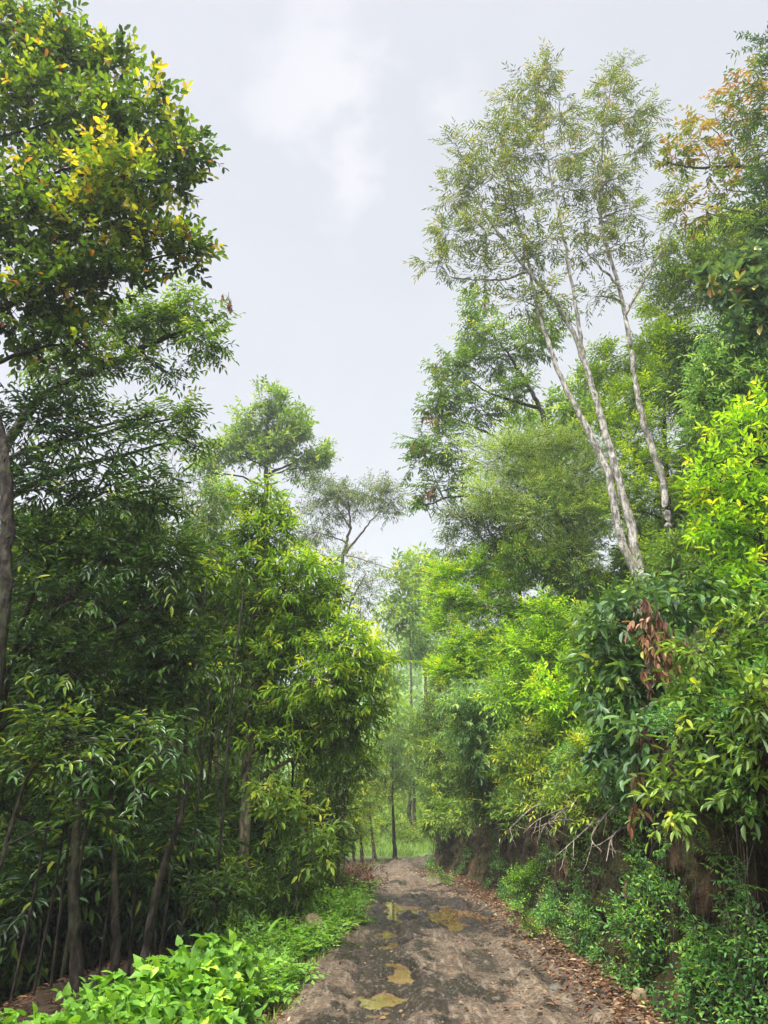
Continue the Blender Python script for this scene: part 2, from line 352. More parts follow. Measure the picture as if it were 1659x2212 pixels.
def road_z(x, y, u, s):
    z = np.zeros_like(x)
    wob = (fbm(y*.35, y*0+2.2, 4, 2)-.5)*.25
    wl = x*0
    for c, w, dpt, sd in ((.0, .24, .095, 1), (1.22, .26, .070, 2), (1.72, .12, .085, 3), (-.38, .14, .055, 4)):
        m = (fbm(y*.5, y*0+sd*3.1, sd, 3))
        cc = c + wob + (.05*np.sin(y*.4+sd))
        g = np.exp(-((x-cc)/w)**2)
        z -= g*dpt*(.4+1.2*m)
        z += (np.exp(-((x-cc-w*1.5)/(w*.5))**2)+np.exp(-((x-cc+w*1.5)/(w*.5))**2))*dpt*.55*m
        tread = np.sin(y*38+np.abs((x-cc)/w)*6+sd)*np.exp(-((x-cc)/(w*.75))**4)
        z += tread*.014*smooth(.42, .6, fbm(x*1.3, y*.7, 31+sd, 2))
        lng = np.sin((x-cc)*95)*np.exp(-((x-cc)/(w*.85))**4)
        z += lng*.008*smooth(.4, .6, fbm(x*1.3+9, y*.6, 41+sd, 2))
    mud = np.exp(-(((x-.8)/1.15)**4)) * smooth(12.2, 14.5, y)*(1-smooth(18.2, 20, y))
    z += mud*((fbm(x*3.6, y*2.4, 51, 5)-.52)*.26)
    mound = np.exp(-((x-.52)/.20)**2)*smooth(6, 8, y)*(1-smooth(13, 15, y))
    z += mound*(.02+(fbm(x*5, y*3, 61, 4)-.4)*.11)
    z += (fbm(x*1.1, y*.8, 71, 4)-.5)*.06 + (fbm(x*7, y*6, 81, 4)-.5)*.045 + (vn(x*26, y*22, 83)-.5)*.012*smooth(.4, .6, fbm(x*2, y*2, 87, 2))
    far = smooth(20, 26, y); z += far*(fbm(x*2.5, y*1.2, 91, 3)-.5)*.10
    d = pud_d(x + (fbm(x*3, y*2.2, 101, 3)-.5)*.40, y + (fbm(x*3+5, y*2.2, 103, 3)-.5)*.9) + (fbm(x*6, y*4, 107, 4)-.5)*.9
    z = z+.045; z = np.where(d > 1.2, np.maximum(z, -.012+.008*smooth(1.2, 1.5, d)), z)
    fine = (fbm(x*14, y*10, 109, 3)-.5)*.022
    z = np.where(d < 1.7, z*smooth(.5, 1.7, d) + fine*smooth(.5, .9, d) + (-.04)*(1-smooth(.6, 1.25, d)) + .006*smooth(.9, 1.3, d), z)
    return z, d, mud, mound
def build_road():
    uu = np.concatenate([np.arange(U0+3, U0+12, .028), np.arange(U0+12, U0+21, .045), np.arange(U0+21, U0+62, .12)])
    vv = np.linspace(0, 1, 130)
    cx = np.interp(uu, U, CLX); cy = np.interp(uu, U, CLY); tx = np.interp(uu, U, TX); ty = np.interp(uu, U, TY)
    a = -s_left(uu)-.55; b = s_right(uu)+.30
    S = a[:, None]+(b-a)[:, None]*vv
    X = cx[:, None]+ty[:, None]*S; Yy = cy[:, None]-tx[:, None]*S
    z, d, mud, mound = road_z(X, Yy, uu[:, None], S)
    eL = smooth(0, .55, S-a[:, None]); eR = smooth(0, .3, b[:, None]-S)
    z = z*eL - .14*(1-eL) + .10*(1-eR)
    wet = np.clip(np.maximum.reduce([mud*1.0, (1-smooth(.9, 1.9, d))*.95, mound*.75*smooth(.4, .6, fbm(X*4, Yy*3, 15, 3)),
             .7*np.exp(-((X-.0)/.35)**4)*smooth(.4, .55, fbm(X*1.4, Yy*.5, 27, 3))*smooth(6, 9, Yy)*(1-smooth(19, 21, Yy)),
             .55*np.exp(-((X-1.22)/.3)**4)*smooth(.45, .6, fbm(X*1.2, Yy*.45, 37, 3)), .5*np.exp(-((X+.38)/.16)**2)*smooth(.4, .6, fbm(X*2, Yy*.6, 39, 3)),
             .7*smooth(.60, .68, fbm(X*2.2, Yy*1.1, 43, 4)),
             .6*np.exp(-((X-1.75)/.2)**2)*smooth(.45, .6, fbm(X*3, Yy*1.2, 29, 3))]), 0, 1)
    mb = MB(); mb.add(np.stack([X, Yy, z], -1).reshape(-1, 3), grid_faces(len(uu), len(vv))[:, ::-1], 0, wet.ravel())
    m, t, o = newmat('mud_road')
    v = gpos(t); n = noise(t, 1.6, 6, v); nf = noise(t, 22, 6, v, .7); nff = noise(t, 75, 4, v, .7); ns = noise(t, 1.0, 5, gpos(t, (16, 1.3, 4)), .65); nm = noise(t, 1.0, 6, gpos(t, (9, 3.2, 6)), .7, .3)
    dry = ramp(t, n, [(.32, (.14, .098, .062)), (.5, (.225, .162, .104)), (.68, (.32, .24, .158))])
    dry = mixc(t, maprange(t, nf, .40, .60, 0, 1.0), mixc(t, 1.0, dry, (.38, .36, .34), 'MULTIPLY'), dry)
    dry = mixc(t, maprange(t, nff, .60, .70, 0, .5), dry, (.34, .28, .21))
    dry = mixc(t, maprange(t, nm, .42, .60, .75, 0), dry, mixc(t, 1.0, dry, (.42, .39, .36), 'MULTIPLY'))
    dry = mixc(t, maprange(t, ns, .52, .66, 0, .55), dry, (.31, .245, .17))
    w = attr(t, 'tint')
    wn = t.nodes.new('ShaderNodeMath'); wn.operation = 'ADD'; t.links.new(w, wn.inputs[0]); t.links.new(maprange(t, nm, .3, .7, -.55, .55), wn.inputs[1])
    wf = maprange(t, wn.outputs[0], .28, .62)
    wetc = ramp(t, nm, [(.36, (.006, .005, .0045)), (.52, (.026, .019, .013)), (.66, (.085, .062, .042))])
    col = mixc(t, wf, dry, wetc)
    rg = maprange(t, wf, 0, 1, .9, .36)
    principled(t, o, col, rg, .36, mixc(t, .5, nf, nm), 1.0, .06)
    tag(mb.build('road', m, smooth_sh=True), kind='structure')
build_road()

m_pud, t, o = newmat('muddy_water')
c = ramp(t, noise(t, 2.2, 5, gpos(t)), [(.35, (.12, .070, .026)), (.65, (.23, .145, .060))])
p = principled(t, o, c, .03, .7, noise(t, 6, 2, gpos(t)), .05, .01)
for ip, (a, b, rx, ry, an) in enumerate(PUDDLES):
    th = np.arange(40)*2*pi/40; k = 2.3
    px = k*rx*np.cos(th); py = k*ry*np.sin(th)
    X = a + px*cos(an)+py*sin(an); Yp = b - px*sin(an)+py*cos(an)
    mb = MB(); mb.add(np.stack([np.r_[X, a], np.r_[Yp, b], np.full(41, -.016-.0011*ip)], -1), np.array([[i, (i+1) % 40, 40] for i in range(40)]))
    tag(mb.build('puddle_water', m_pud), kind='structure')

def build_bank():
    prof = np.array([(-.42, -.06), (-.2, .03), (-.05, .14), (.06, .35), (.16, .7), (.22, 1.1), (.24, 1.5), (.24, 1.9), (.22, 2.25), (.25, 2.5), (.5, 2.66), (1.0, 2.95), (1.7, 3.75), (2.3, 4.45)])
    pt = np.r_[0, np.cumsum(np.linalg.norm(np.diff(prof, axis=0), axis=1))]; tv = np.linspace(0, pt[-1], 130)
    E = np.interp(tv, pt, prof[:, 0]); Zp = np.interp(tv, pt, prof[:, 1])
    for _ in range(3):
        E[1:-1] = (E[:-2]+2*E[1:-1]+E[2:])/4; Zp[1:-1] = (Zp[:-2]+2*Zp[1:-1]+Zp[2:])/4
    uu = np.concatenate([np.arange(U0-8, U0+4, .12), np.arange(U0+4, U0+16, .04), np.arange(U0+16, U0+44, .08)])
    cx = np.interp(uu, U, CLX); cy = np.interp(uu, U, CLY); tx = np.interp(uu, U, TX); ty = np.interp(uu, U, TY)
    hk = bank_h(uu)/2.5
    Z = np.where(Zp[None] < 2.5, Zp[None]*hk[:, None], (hk*2.5)[:, None] + (Zp-2.5)[None])
    UU = np.broadcast_to(uu[:, None], Z.shape)
    n = (fbm(UU*1.1, Z*.8, 11, 3)-.5)*.30 + (fbm(UU*3.6, Z*2.6, 13, 4)-.5)*.36 + (fbm(UU*9, Z*8, 17, 3)-.5)*.20 + (vn(UU*22, Z*18, 19)-.5)*.05
    amp = smooth(-.02, .3, Z)
    S = (s_right(uu))[:, None] + E[None] + n*amp*(1-.6*smooth(2.4, 3.2, Z))
    Z = Z + (fbm(UU*1.3, E[None]*2+Z*0, 19, 3)-.5)*.25*amp
    X = cx[:, None]+ty[:, None]*S; Yy = cy[:, None]-tx[:, None]*S
    och = np.zeros_like(Z)
    for (ya, za, ry_, rz_) in ((9.9, 1.05, .16, .36), (12.5, .5, .3, .2)):
        pass
    for (ya, za, ry_, rz_) in ((9.9, 1.05, .16, .36), (12.5, .5, .3, .2)):
        och = np.maximum(och, np.exp(-((UU-U0-ya)/ry_)**2-((Z-za)/rz_)**2))
    och = np.clip(och+(fbm(UU*3, Z*3, 23, 3)-.5)*.9*(och > .05), 0, 1)
    top = tv > pt[-4]
    Hg = H(X[:, top], Yy[:, top]); Z[:, top] = np.where(Z[:, top] > Hg+.25, Hg+.06, Z[:, top])
    mb = MB(); mb.add(np.stack([X, Yy, Z], -1).reshape(-1, 3), grid_faces(len(uu), len(tv))[:, ::-1], 0, och.ravel())
    m, t, o = newmat('cut_earth')
    v = gpos(t); vs = gpos(t, (3, 3, 1.5)); n = noise(t, 1.7, 6, vs); nf = noise(t, 18, 6, v, .7); nm = noise(t, 2.4, 5, v)
    c = ramp(t, n, [(.34, (.025, .016, .009)), (.48, (.085, .052, .027)), (.58, (.17, .105, .048)), (.70, (.32, .20, .09))])
    c = mixc(t, maprange(t, nf, .42, .62, 0, .7), mixc(t, 1.0, c, (.45, .42, .4), 'MULTIPLY'), c)
    c = mixc(t, maprange(t, nm, .44, .56, 0, .85), c, mixc(t, nf, (.02, .028, .008), (.095, .10, .026)))
    c = mixc(t, maprange(t, attr(t, 'tint'), .3, .7, 0, .9), c, ramp(t, nf, [(.35, (.10, .058, .024)), (.5, (.27, .16, .065)), (.65, (.42, .27, .12))]))
    principled(t, o, c, .95, .2, nf, 1.0, .09)
    tag(mb.build('earth_bank_terrain', m, smooth_sh=True), kind='structure')
build_bank()

# ------------------------------------------------------------------ plants
SP = {  # leaf length, width ratio, leaves per spray, spray length, angle, droop, arrangement, blade, young-tip share
 'magnolia': dict(len=.108, w=.48, K=8, Lt=.30, al=52, dr=.10, arr='spiral', blade='oval', mat='magnolia', t=(.38, .19), odd=.012, young=.25),
 'compound': dict(len=.125, w=.34, K=10, Lt=.40, al=58, dr=.35, arr='flat', blade='lens', mat='mid', t=(.40, .16), odd=0, young=.2),
 'dark': dict(len=.125, w=.27, K=8, Lt=.34, al=48, dr=.32, arr='flat', blade='lens', mat='dark', t=(.42, .18), odd=.02, young=.12),
 'cinnamon': dict(len=.15, w=.26, K=8, Lt=.28, al=50, dr=.5, arr='spiral', blade='lens', mat='cinnamon', t=(.36, .14), odd=0, young=.6),
 'cone': dict(len=.24, w=.42, K=8, Lt=.45, al=55, dr=.15, arr='spiral', blade='rhomb', mat='fresh', t=(.45, .18), odd=0, young=.3),
 'thin': dict(len=.16, w=.20, K=9, Lt=.40, al=45, dr=.55, arr='spiral', blade='rhomb', mat='grey', t=(.48, .2), odd=.04, young=.1),
 'lime': dict(len=.105, w=.30, K=12, Lt=.38, al=55, dr=.10, arr='flat', blade='rhomb', mat='lime', t=(.45, .17), odd=0, young=.3),
 'vivid': dict(len=.14, w=.27, K=12, Lt=.45, al=52, dr=.14, arr='flat', blade='rhomb', mat='vivid', t=(.50, .17), odd=0, young=.3),
 'olivefine': dict(len=.085, w=.26, K=12, Lt=.42, al=52, dr=.20, arr='flat', blade='rhomb', mat='olive', t=(.45, .18), odd=0, young=.15),
 'olive': dict(len=.13, w=.30, K=9, Lt=.32, al=45, dr=.5, arr='spiral', blade='lens', mat='olive', t=(.50, .2), odd=0, young=.25),
 'willow': dict(len=.155, w=.23, K=9, Lt=.42, al=42, dr=.35, arr='flat', blade='rhomb', mat='willow', t=(.45, .2), odd=.03, young=.2),
 'rust': dict(len=.125, w=.42, K=8, Lt=.34, al=55, dr=.2, arr='flat', blade='lens', mat='rust', t=(.48, .22), odd=.05, young=.2),
 'rhodo': dict(len=.19, w=.36, K=9, Lt=.14, al=68, dr=.0, arr='whorl', blade='oval', mat='rhodo', t=(.45, .16), odd=.03, young=.25),
 'big': dict(len=.165, w=.40, K=7, Lt=.32, al=52, dr=.55, arr='spiral', blade='lens', mat='big', t=(.46, .17), odd=0, young=.2),
 'biglime': dict(len=.135, w=.36, K=7, Lt=.30, al=50, dr=.3, arr='spiral', blade='lens', mat='fresh', t=(.55, .3), odd=0, young=.3),
 'yellowlime': dict(len=.12, w=.36, K=8, Lt=.26, al=50, dr=.05, arr='spiral', blade='lens', mat='lime', t=(.55, .17), odd=0, young=.4),
 'midfine': dict(len=.11, w=.32, K=9, Lt=.32, al=50, dr=.25, arr='spiral', blade='rhomb', mat='mid', t=(.50, .2), odd=0, young=.25),
 'bushmid': dict(len=.13, w=.34, K=9, Lt=.30, al=50, dr=.3, arr='spiral', blade='lens', mat='fresh', t=(.42, .2), odd=0, young=.25),
 'needle': dict(len=.12, w=.12, K=14, Lt=.36, al=40, dr=.2, arr='spiral', blade='rhomb', mat='mid', t=(.3, .15), odd=0, young=.1),
 'pinnate': dict(len=.11, w=.26, K=20, Lt=.62, al=68, dr=.2, arr='flat', blade='lens', mat='dark', t=(.5, .16), odd=0, young=.1),
 'herb': dict(len=.098, w=.82, K=5, Lt=.17, al=60, dr=.15, arr='spiral', blade='heart', mat='herb', t=(.55, .16), odd=0, young=.2),
 'low': dict(len=.055, w=.50, K=6, Lt=.16, al=55, dr=.05, arr='spiral', blade='lens', mat='fern', t=(.5, .2), odd=0, young=.25),
 'palelow': dict(len=.07, w=.45, K=7, Lt=.18, al=55, dr=.1, arr='flat', blade='rhomb', mat='herb', t=(.35, .2), odd=0, young=.2),
 'deadhang': dict(len=.12, w=.34, K=6, Lt=.15, al=40, dr=1.0, arr='spiral', blade='lens', mat='dead', t=(.5, .22), odd=0, young=0),
}
Z3 = np.array([0, 0, 1.])
def add_sprays(mb, o, d, sp, out=None, dt=0.0, scale=1.0, g=None):
    g = g or rng; n = len(o)
    if n == 0: return
    K = sp['K']; Lt = sp['Lt']*scale*(.7+.6*g.random(n))
    d = nrm(d); s = nrm(np.cross(d, Z3)+1e-4); u = np.cross(s, d)
    tw = (g.random(n)-.5)*.9
    s2 = s*np.cos(tw)[:, None]+u*np.sin(tw)[:, None]; u2 = np.cross(s2, d)
    j = np.arange(K)
    if sp['arr'] == 'whorl': tt = .8+.2*g.random((n, K))
    else: tt = np.clip((j+.7)/K + (g.random((n, K))-.5)*.12, .05, 1)
    az = {'flat': (j % 2)*pi + np.zeros((n, 1)), 'spiral': j*2.4+g.random((n, 1))*6.28, 'whorl': j*2.4+g.random((n, 1))*6.28}[sp['arr']] + (g.random((n, K))-.5)*.5
    al = R(sp['al'])*(.75+.5*g.random((n, K)))
    if sp['arr'] != 'whorl': al[:, -1] *= .3
    perp = np.cos(az)[..., None]*s2[:, None]+np.sin(az)[..., None]*u2[:, None]
    L = np.cos(al)[..., None]*d[:, None]+np.sin(al)[..., None]*perp
    L = nrm(L - Z3*(sp['dr']*(.5+g.random((n, K))))[..., None] + g.normal(0, .12, (n, K, 3)))
    n0 = Z3*.8 + u2[:, None]*.6 + g.normal(0, .35, (n, K, 3))
    Nn = nrm(n0 - (n0*L).sum(-1, keepdims=True)*L)
    sag = sp['dr']*.25
    P = o[:, None]+d[:, None]*(Lt[:, None]*tt)[..., None] - Z3*(sag*Lt[:, None]*tt**2)[..., None]
    ln = sp['len']*scale*(.65+.6*g.random((n, K)))
    tm, ts = sp['t']
    ti = tm + dt + g.normal(0, ts, (n, 1)) + g.normal(0, .05, (n, K))
    if sp['young'] > 0 and out is not None:
        y = (g.random(n) < sp['young']*np.clip(out, 0, 1.2))[:, None] & (j >= K*.35)[None]
        ti = np.where(y, ti+.30+.15*g.random((n, 1)), ti)
    if sp['odd']: ti = np.where(g.random((n, K)) < sp['odd'], .92+.08*g.random((n, K)), np.minimum(ti, .9))
    mb.leaves(P.reshape(-1, 3), L.reshape(-1, 3), Nn.reshape(-1, 3), ln.ravel(), np.full(n*K, sp['w']), np.clip(ti, 0, 1).ravel(), sp['blade'])
    tip = o+d*Lt[:, None]-Z3*(sag*Lt)[:, None]
    mb.twigs(o, tip, .0035*scale, .0015*scale, 1)

def bez(a, b, lift=.15, n=7, wob=.04):
    a = np.asarray(a, float); b = np.asarray(b, float); L = np.linalg.norm(b-a)
    t = np.linspace(0, 1, n)[:, None]; m = (a+b)/2+Z3*lift*L
    p = (1-t)**2*a+2*t*(1-t)*m+t*t*b
    p[1:-1] += rng.normal(0, wob*L/n*2, (n-2, 3)); return p
def spline(pts, k=6):
    pts = np.asarray(pts, float); n = len(pts); t = np.arange(n); ti = np.linspace(0, n-1, (n-1)*k+1)
    P = np.vstack([2*pts[0]-pts[1], pts, 2*pts[-1]-pts[-2]]); o = []
    for x in ti:
        i = min(int(x), n-2); f = x-i; a, b, c, d = P[i], P[i+1], P[i+2], P[i+3]
        o.append(.5*((2*b)+(-a+c)*f+(2*a-5*b+4*c-d)*f*f+(-a+3*b-3*c+d)*f**3))
    return np.array(o)

def make_tree(name, label, cat, lobes, trunks, spec, r0=.10, cover=2.5, bark='brown', group=None, nsub=12, subr=.37, limb_k=1.0, dead=(), base=None, dt=0.0, lscale=1.0, kids='tree', subflat=.8, fill=.75):
    """lobes: (centre, radii, tint shift); trunks: point lists; spec: leaf habit"""
    sp = SP[spec]; mt = MB(); mc = MB()
    root_pos = np.array(trunks[0][0] if base is None else base, float)
    skel = []; srad = []
    for q, tr in enumerate(trunks):
        p = spline(tr, 8) if len(tr) > 2 else np.linspace(tr[0], tr[1], 10)
        p[1:-1] += rng.normal(0, r0*.10, (len(p)-2, 3))
        if q == 0: rs = r0
        else:
            S0 = np.concatenate(skel); k0 = int(np.argmin(np.linalg.norm(S0-p[0], axis=1))); rs = np.concatenate(srad)[k0]*(.85 if np.linalg.norm(S0[k0]-p[0]) < .5 else 1)
            if k0 < 6: rs = r0*.85
        f = np.linspace(0, 1, len(p)); rr = rs*(1-.85*f**.9)
        rr = rr*(1+.35*np.exp(-f*12)) if q == 0 else rr
        mt.tube(p, rr, 9, 0, .5, .18); skel.append(p); srad.append(rr)
    S = np.concatenate(skel); SR = np.concatenate(srad)
    for (c, rad, ldt) in lobes:
        c = np.asarray(c, float); rad = np.asarray(rad, float)
        dv = c-S; hd = np.linalg.norm(dv[:, :2], axis=1); cost = np.linalg.norm(dv, axis=1) + 1.2*np.maximum(0, S[:, 2]-(c[2]-.35*hd))
        k = int(np.argmin(cost)); start = S[k]
        lp = bez(start, c, .12*limb_k, 8); r1 = max(min(SR[k]*.55, r0*.5), .008)
        mt.tube(lp, np.linspace(r1, max(r1*.35, .005), len(lp)), 5, 1)
        ns = nsub
        dirs = nrm(rng.normal(0, 1, (ns, 3))); rr = rng.random((ns, 1))**.45*fill
        subs = c + dirs*rr*rad
        subs[0] = c
        sr = subr*rad*(.75+.5*rng.random((ns, 1)))
        for sc_, srd in zip(subs, sr):
            kk = int(np.argmin(np.linalg.norm(lp-sc_, axis=1)+.5*np.maximum(0, lp[:, 2]-sc_[2])))
            if np.linalg.norm(lp[kk]-sc_) > .06:
                bp = bez(lp[kk], sc_, .10, 5); mt.tube(bp, np.linspace(max(r1*.35, .005), .004, 5), 4, 1)
            area = pi*((srd[0]+srd[1])/2)*srd[2]
            la = .55*sp['len']**2*lscale**2*sp['w']
            nspr = int(np.clip(1.5*cover*area/(la*sp['K']), 3, 4000))
            dd = nrm(rng.normal(0, 1, (nspr, 3))*[1, 1, subflat]); rad_f = rng.random((nspr, 1))**.5
            off = dd*rad_f
            o = sc_ + off*srd
            gdir = nrm(off*1.0 + nrm(o-c)*.7 + Z3*.25 + rng.normal(0, .35, (nspr, 3)))
            rel = (o-c)/rad; outn = np.linalg.norm(rel, axis=1)*.7 + .35*np.clip(rel[:, 2], -1, 1)
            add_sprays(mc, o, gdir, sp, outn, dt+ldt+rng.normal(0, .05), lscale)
            m = max(1, nspr//5); mc.twigs(np.repeat(sc_[None], m, 0), o[:m], .006, .003, 1, .04)
    root = empty(name, root_pos); tag(root, label, cat, group)
    mt.build('trunk' if kids == 'tree' else 'stem', [BK[bark], BK['brown' if bark == 'white' else bark]], root, root_pos, True)  # limbs of pale-barked trees take brown, painting in their dark crown silhouettes
    mc.build('crown' if kids == 'tree' else 'foliage', [LM[sp['mat']], BK['twig']], root, root_pos)
    if dead:
        for (c, r, n) in dead:
            md = MB(); c = np.asarray(c, float)
            o = c+np.clip(rng.normal(0, 1, (n, 3)), -1.5, 1.5)*r*.5
            md.tube([c+[0, .02, r*1.3], c+[.01, 0, r*.3], c-[0, 0, r*.5]], [.006, .005, .003], 4, 1)
            md.twigs(np.repeat((c+[0, 0, r*.3])[None], n, 0), o, .003, .002, 1)
            add_sprays(md, o, nrm(rng.normal(0, .5, (n, 3))-Z3), SP['deadhang'], None, 0, lscale)
            ob = md.build('dead_leaf_cluster', [LM['dead'], BK['twig']], root, root_pos); ob['label'] = 'dead brown hanging leaves'
    return root

def solid(x, y, z):
    u, s = us(x, y); er = s-s_right(u)
    return (z < H(x, y)) | ((er > .12) & (er < 1.2) & (z < bank_h(u)+.1))
YS = np.arange(4.5, 60, .12)
def surf(px, py):
    a, b = (px-CX)/FPX, (CY-py)/FPX; d = np.array([a, cos(PITCH)-b*sin(PITCH), sin(PITCH)+b*cos(PITCH)])
    q = np.array([0, 0, EYE])+d*(YS/d[1])[:, None]; k = np.flatnonzero(solid(q[:, 0], q[:, 1], q[:, 2]))
    return YS[k[0]] if len(k) else 99.
def ptree(name, label, cat, Y, spec, lobes, trunk=None, trunks=None, dep=1.0, dead=(), r_px=None, **kw):
    """a plant seen in the photo: places given as photo pixels at distance Y"""
    L = []
    for lb in lobes:
        px, py, rx, ry = lb[:4]; dy = lb[4] if len(lb) > 4 else rng.uniform(-.3, .3)*max(rx, ry)*mpp(px, py, Y); ldt = lb[5] if len(lb) > 5 else 0
        if px > 880:
            ys = surf(px, py); rm0 = (rx+ry)/2*mpp(px, py, min(ys, Y))
            if Y+dy > ys-.55*rm0: dy = ys-.55*rm0-Y
        k = mpp(px, py, Y+dy); rm = (rx+ry)/2*k*dep
        L.append((at(px, py, Y, dy), (rx*k, rm, ry*k), ldt))
    T = []
    for tr in (trunks or ([trunk] if trunk else [])):
        T.append([at(q[0], q[1], Y, q[2] if len(q) > 2 else 0) for q in tr])
        if Y > 35:
            Lt_ = np.linalg.norm(T[-1][0]-T[-1][-1]); T[-1] = [p+(rng.normal(0, .035, 3)*[1, .5, 0]*Lt_ if 0 < i < len(T[-1]) else 0) for i, p in enumerate(T[-1])]
    if not T:
        c = np.mean([l[0] for l in L], 0); g = h1(c[0], c[1]); top = max(l[0][2] for l in L)
        gx = c[0]
        T = [[np.array([gx, c[1], g-.1]), np.array([gx+.05, c[1], (g+c[2])/2]), c]]
    else:
        b = T[0][0]; g = h1(b[0], b[1])
        if b[2] > g+.05: T[0].insert(0, np.array([b[0]+.03, b[1]+.03, g-.1]))
        elif b[2] > g-.3: T[0][0] = np.array([b[0], b[1], min(b[2], g-.08)])
    if r_px: kw['r0'] = r_px*mpp(trunks[0][0][0] if trunks else trunk[0][0], trunks[0][0][1] if trunks else trunk[0][1], Y)
    D = [(at(a, b_, Y, dz), r*mpp(a, b_, Y), n) for (a, b_, r, n, dz) in dead]
    return make_tree(name, label, cat, L, T, spec, dead=D, **kw)

# ================================================================== LEFT SIDE
# big broad-leaved tree overhead
ptree('broadleaf_tree', 'tall broad-leaved tree with mixed green, yellow and orange leaves overhanging the left edge', 'tree', 8, 'magnolia',
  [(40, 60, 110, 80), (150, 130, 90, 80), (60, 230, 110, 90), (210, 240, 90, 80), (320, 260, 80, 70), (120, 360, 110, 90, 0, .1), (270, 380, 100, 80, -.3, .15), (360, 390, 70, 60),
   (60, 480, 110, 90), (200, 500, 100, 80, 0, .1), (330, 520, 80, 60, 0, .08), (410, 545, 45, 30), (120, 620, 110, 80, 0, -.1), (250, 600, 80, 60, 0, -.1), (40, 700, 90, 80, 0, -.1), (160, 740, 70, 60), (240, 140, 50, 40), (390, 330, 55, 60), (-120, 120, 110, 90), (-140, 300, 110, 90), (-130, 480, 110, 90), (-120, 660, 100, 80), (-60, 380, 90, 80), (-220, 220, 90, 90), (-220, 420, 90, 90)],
  trunk=[(-70, 2000), (-40, 1650), (4, 1330), (14, 1040), (-30, 760), (-60, 480), (-70, 250), (-60, 60)], r0=.13, cover=1.5, bark='dark', nsub=14, subr=.38, dt=-.02)
ptree('compound_leaf_tree', 'green tree with long arching limbs reaching right, one dead brown leaf bunch at its tip', 'tree', 12, 'compound',
  [(250, 700, 80, 55), (330, 690, 70, 55), (410, 660, 60, 45), (440, 730, 45, 60), (330, 790, 60, 40), (220, 800, 70, 40), (140, 850, 60, 40), (370, 905, 55, 40), (300, 905, 45, 25), (400, 950, 35, 35), (120, 780, 60, 50)],
  trunk=[(-60, 1700), (-40, 1300), (0, 1000), (90, 860), (210, 800), (330, 740), (440, 700), (470, 690)], r0=.15, cover=1.5, bark='dark', nsub=11, dead=[(492, 645, 14, 5, 0)], subflat=.6)
ptree('glossy_tree', 'dark glossy-leaved tree with slanting bare boughs below the overhanging broad-leaved tree', 'tree', 8.5, 'dark',
  [(60, 930, 90, 70), (170, 930, 80, 60), (260, 960, 70, 55), (100, 1060, 110, 80), (240, 1060, 90, 70, 0, .05), (330, 1080, 50, 70), (60, 1190, 110, 80), (200, 1190, 100, 80), (320, 1210, 80, 70), (390, 1230, 60, 60), (150, 1300, 100, 60)],
  trunks=[[(-30, 2000), (-20, 1600), (40, 1430), (120, 1320), (240, 1200), (330, 1110)], [(-20, 1600), (70, 1290), (190, 1090), (250, 980)], [(-20, 1600), (160, 1400), (290, 1330), (420, 1260)]], r0=.07, cover=1.15, bark='dark', nsub=11)
ptree('slender_leaf_tree', 'thin see-through tree of narrow greyish leaves rising between two dense crowns', 'tree', 16, 'thin',
  [(370, 1000, 45, 60), (420, 1060, 50, 60), (350, 1080, 40, 40), (450, 1130, 50, 50)], trunk=[(440, 1900), (430, 1500), (410, 1200), (390, 1040)], r0=.07, cover=.7, bark='brown', nsub=8)
ptree('yellowish_tree', 'slender yellow-green tree behind the young-leaved roadside tree', 'tree', 17, 'olive',
  [(440, 1160, 60, 60), (480, 1080, 45, 50), (420, 1260, 60, 60), (470, 1200, 60, 60)], trunk=[(470, 1900), (465, 1500), (450, 1200), (460, 1080)], r0=.07, cover=1.6, bark='brown')
ptree('conical_tree', 'fresh green tree with a pointed crown and forked trunk standing above the canopy', 'tree', 34, 'cone',
  [(582, 860, 42, 38), (560, 905, 55, 40), (620, 910, 45, 40), (520, 950, 48, 38), (590, 960, 60, 42), (640, 945, 40, 35), (470, 975, 42, 35), (450, 1015, 45, 30), (680, 990, 38, 32), (655, 1010, 40, 30), (700, 985, 18, 22), (540, 990, 45, 30)],
  trunk=[(565, 1500), (570, 1200), (573, 1060), (576, 980), (580, 880)], r0=.26, cover=2.5, bark='dark', nsub=10)
ptree('young_leaf_tree', 'roadside tree with drooping dark leaves tipped in bright yellow-green young leaves', 'tree', 13.5, 'cinnamon',
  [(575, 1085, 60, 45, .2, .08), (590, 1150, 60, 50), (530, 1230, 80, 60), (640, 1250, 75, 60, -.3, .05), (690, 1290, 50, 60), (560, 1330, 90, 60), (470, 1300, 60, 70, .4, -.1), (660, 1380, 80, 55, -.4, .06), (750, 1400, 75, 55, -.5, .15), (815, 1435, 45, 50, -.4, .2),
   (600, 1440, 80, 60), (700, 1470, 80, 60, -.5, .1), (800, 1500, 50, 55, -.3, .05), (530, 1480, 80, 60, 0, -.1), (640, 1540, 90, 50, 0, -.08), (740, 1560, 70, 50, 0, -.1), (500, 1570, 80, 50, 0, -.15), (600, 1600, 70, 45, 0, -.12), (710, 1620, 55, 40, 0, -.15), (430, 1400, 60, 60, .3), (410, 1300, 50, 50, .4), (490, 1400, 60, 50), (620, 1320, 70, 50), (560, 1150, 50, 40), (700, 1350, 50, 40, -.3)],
  trunk=[(522, 1960), (530, 1750), (537, 1560), (548, 1380), (560, 1200), (575, 1080)], r0=.13, cover=1.9, bark='tan', nsub=13, dt=.14, fill=.95, subr=.34)
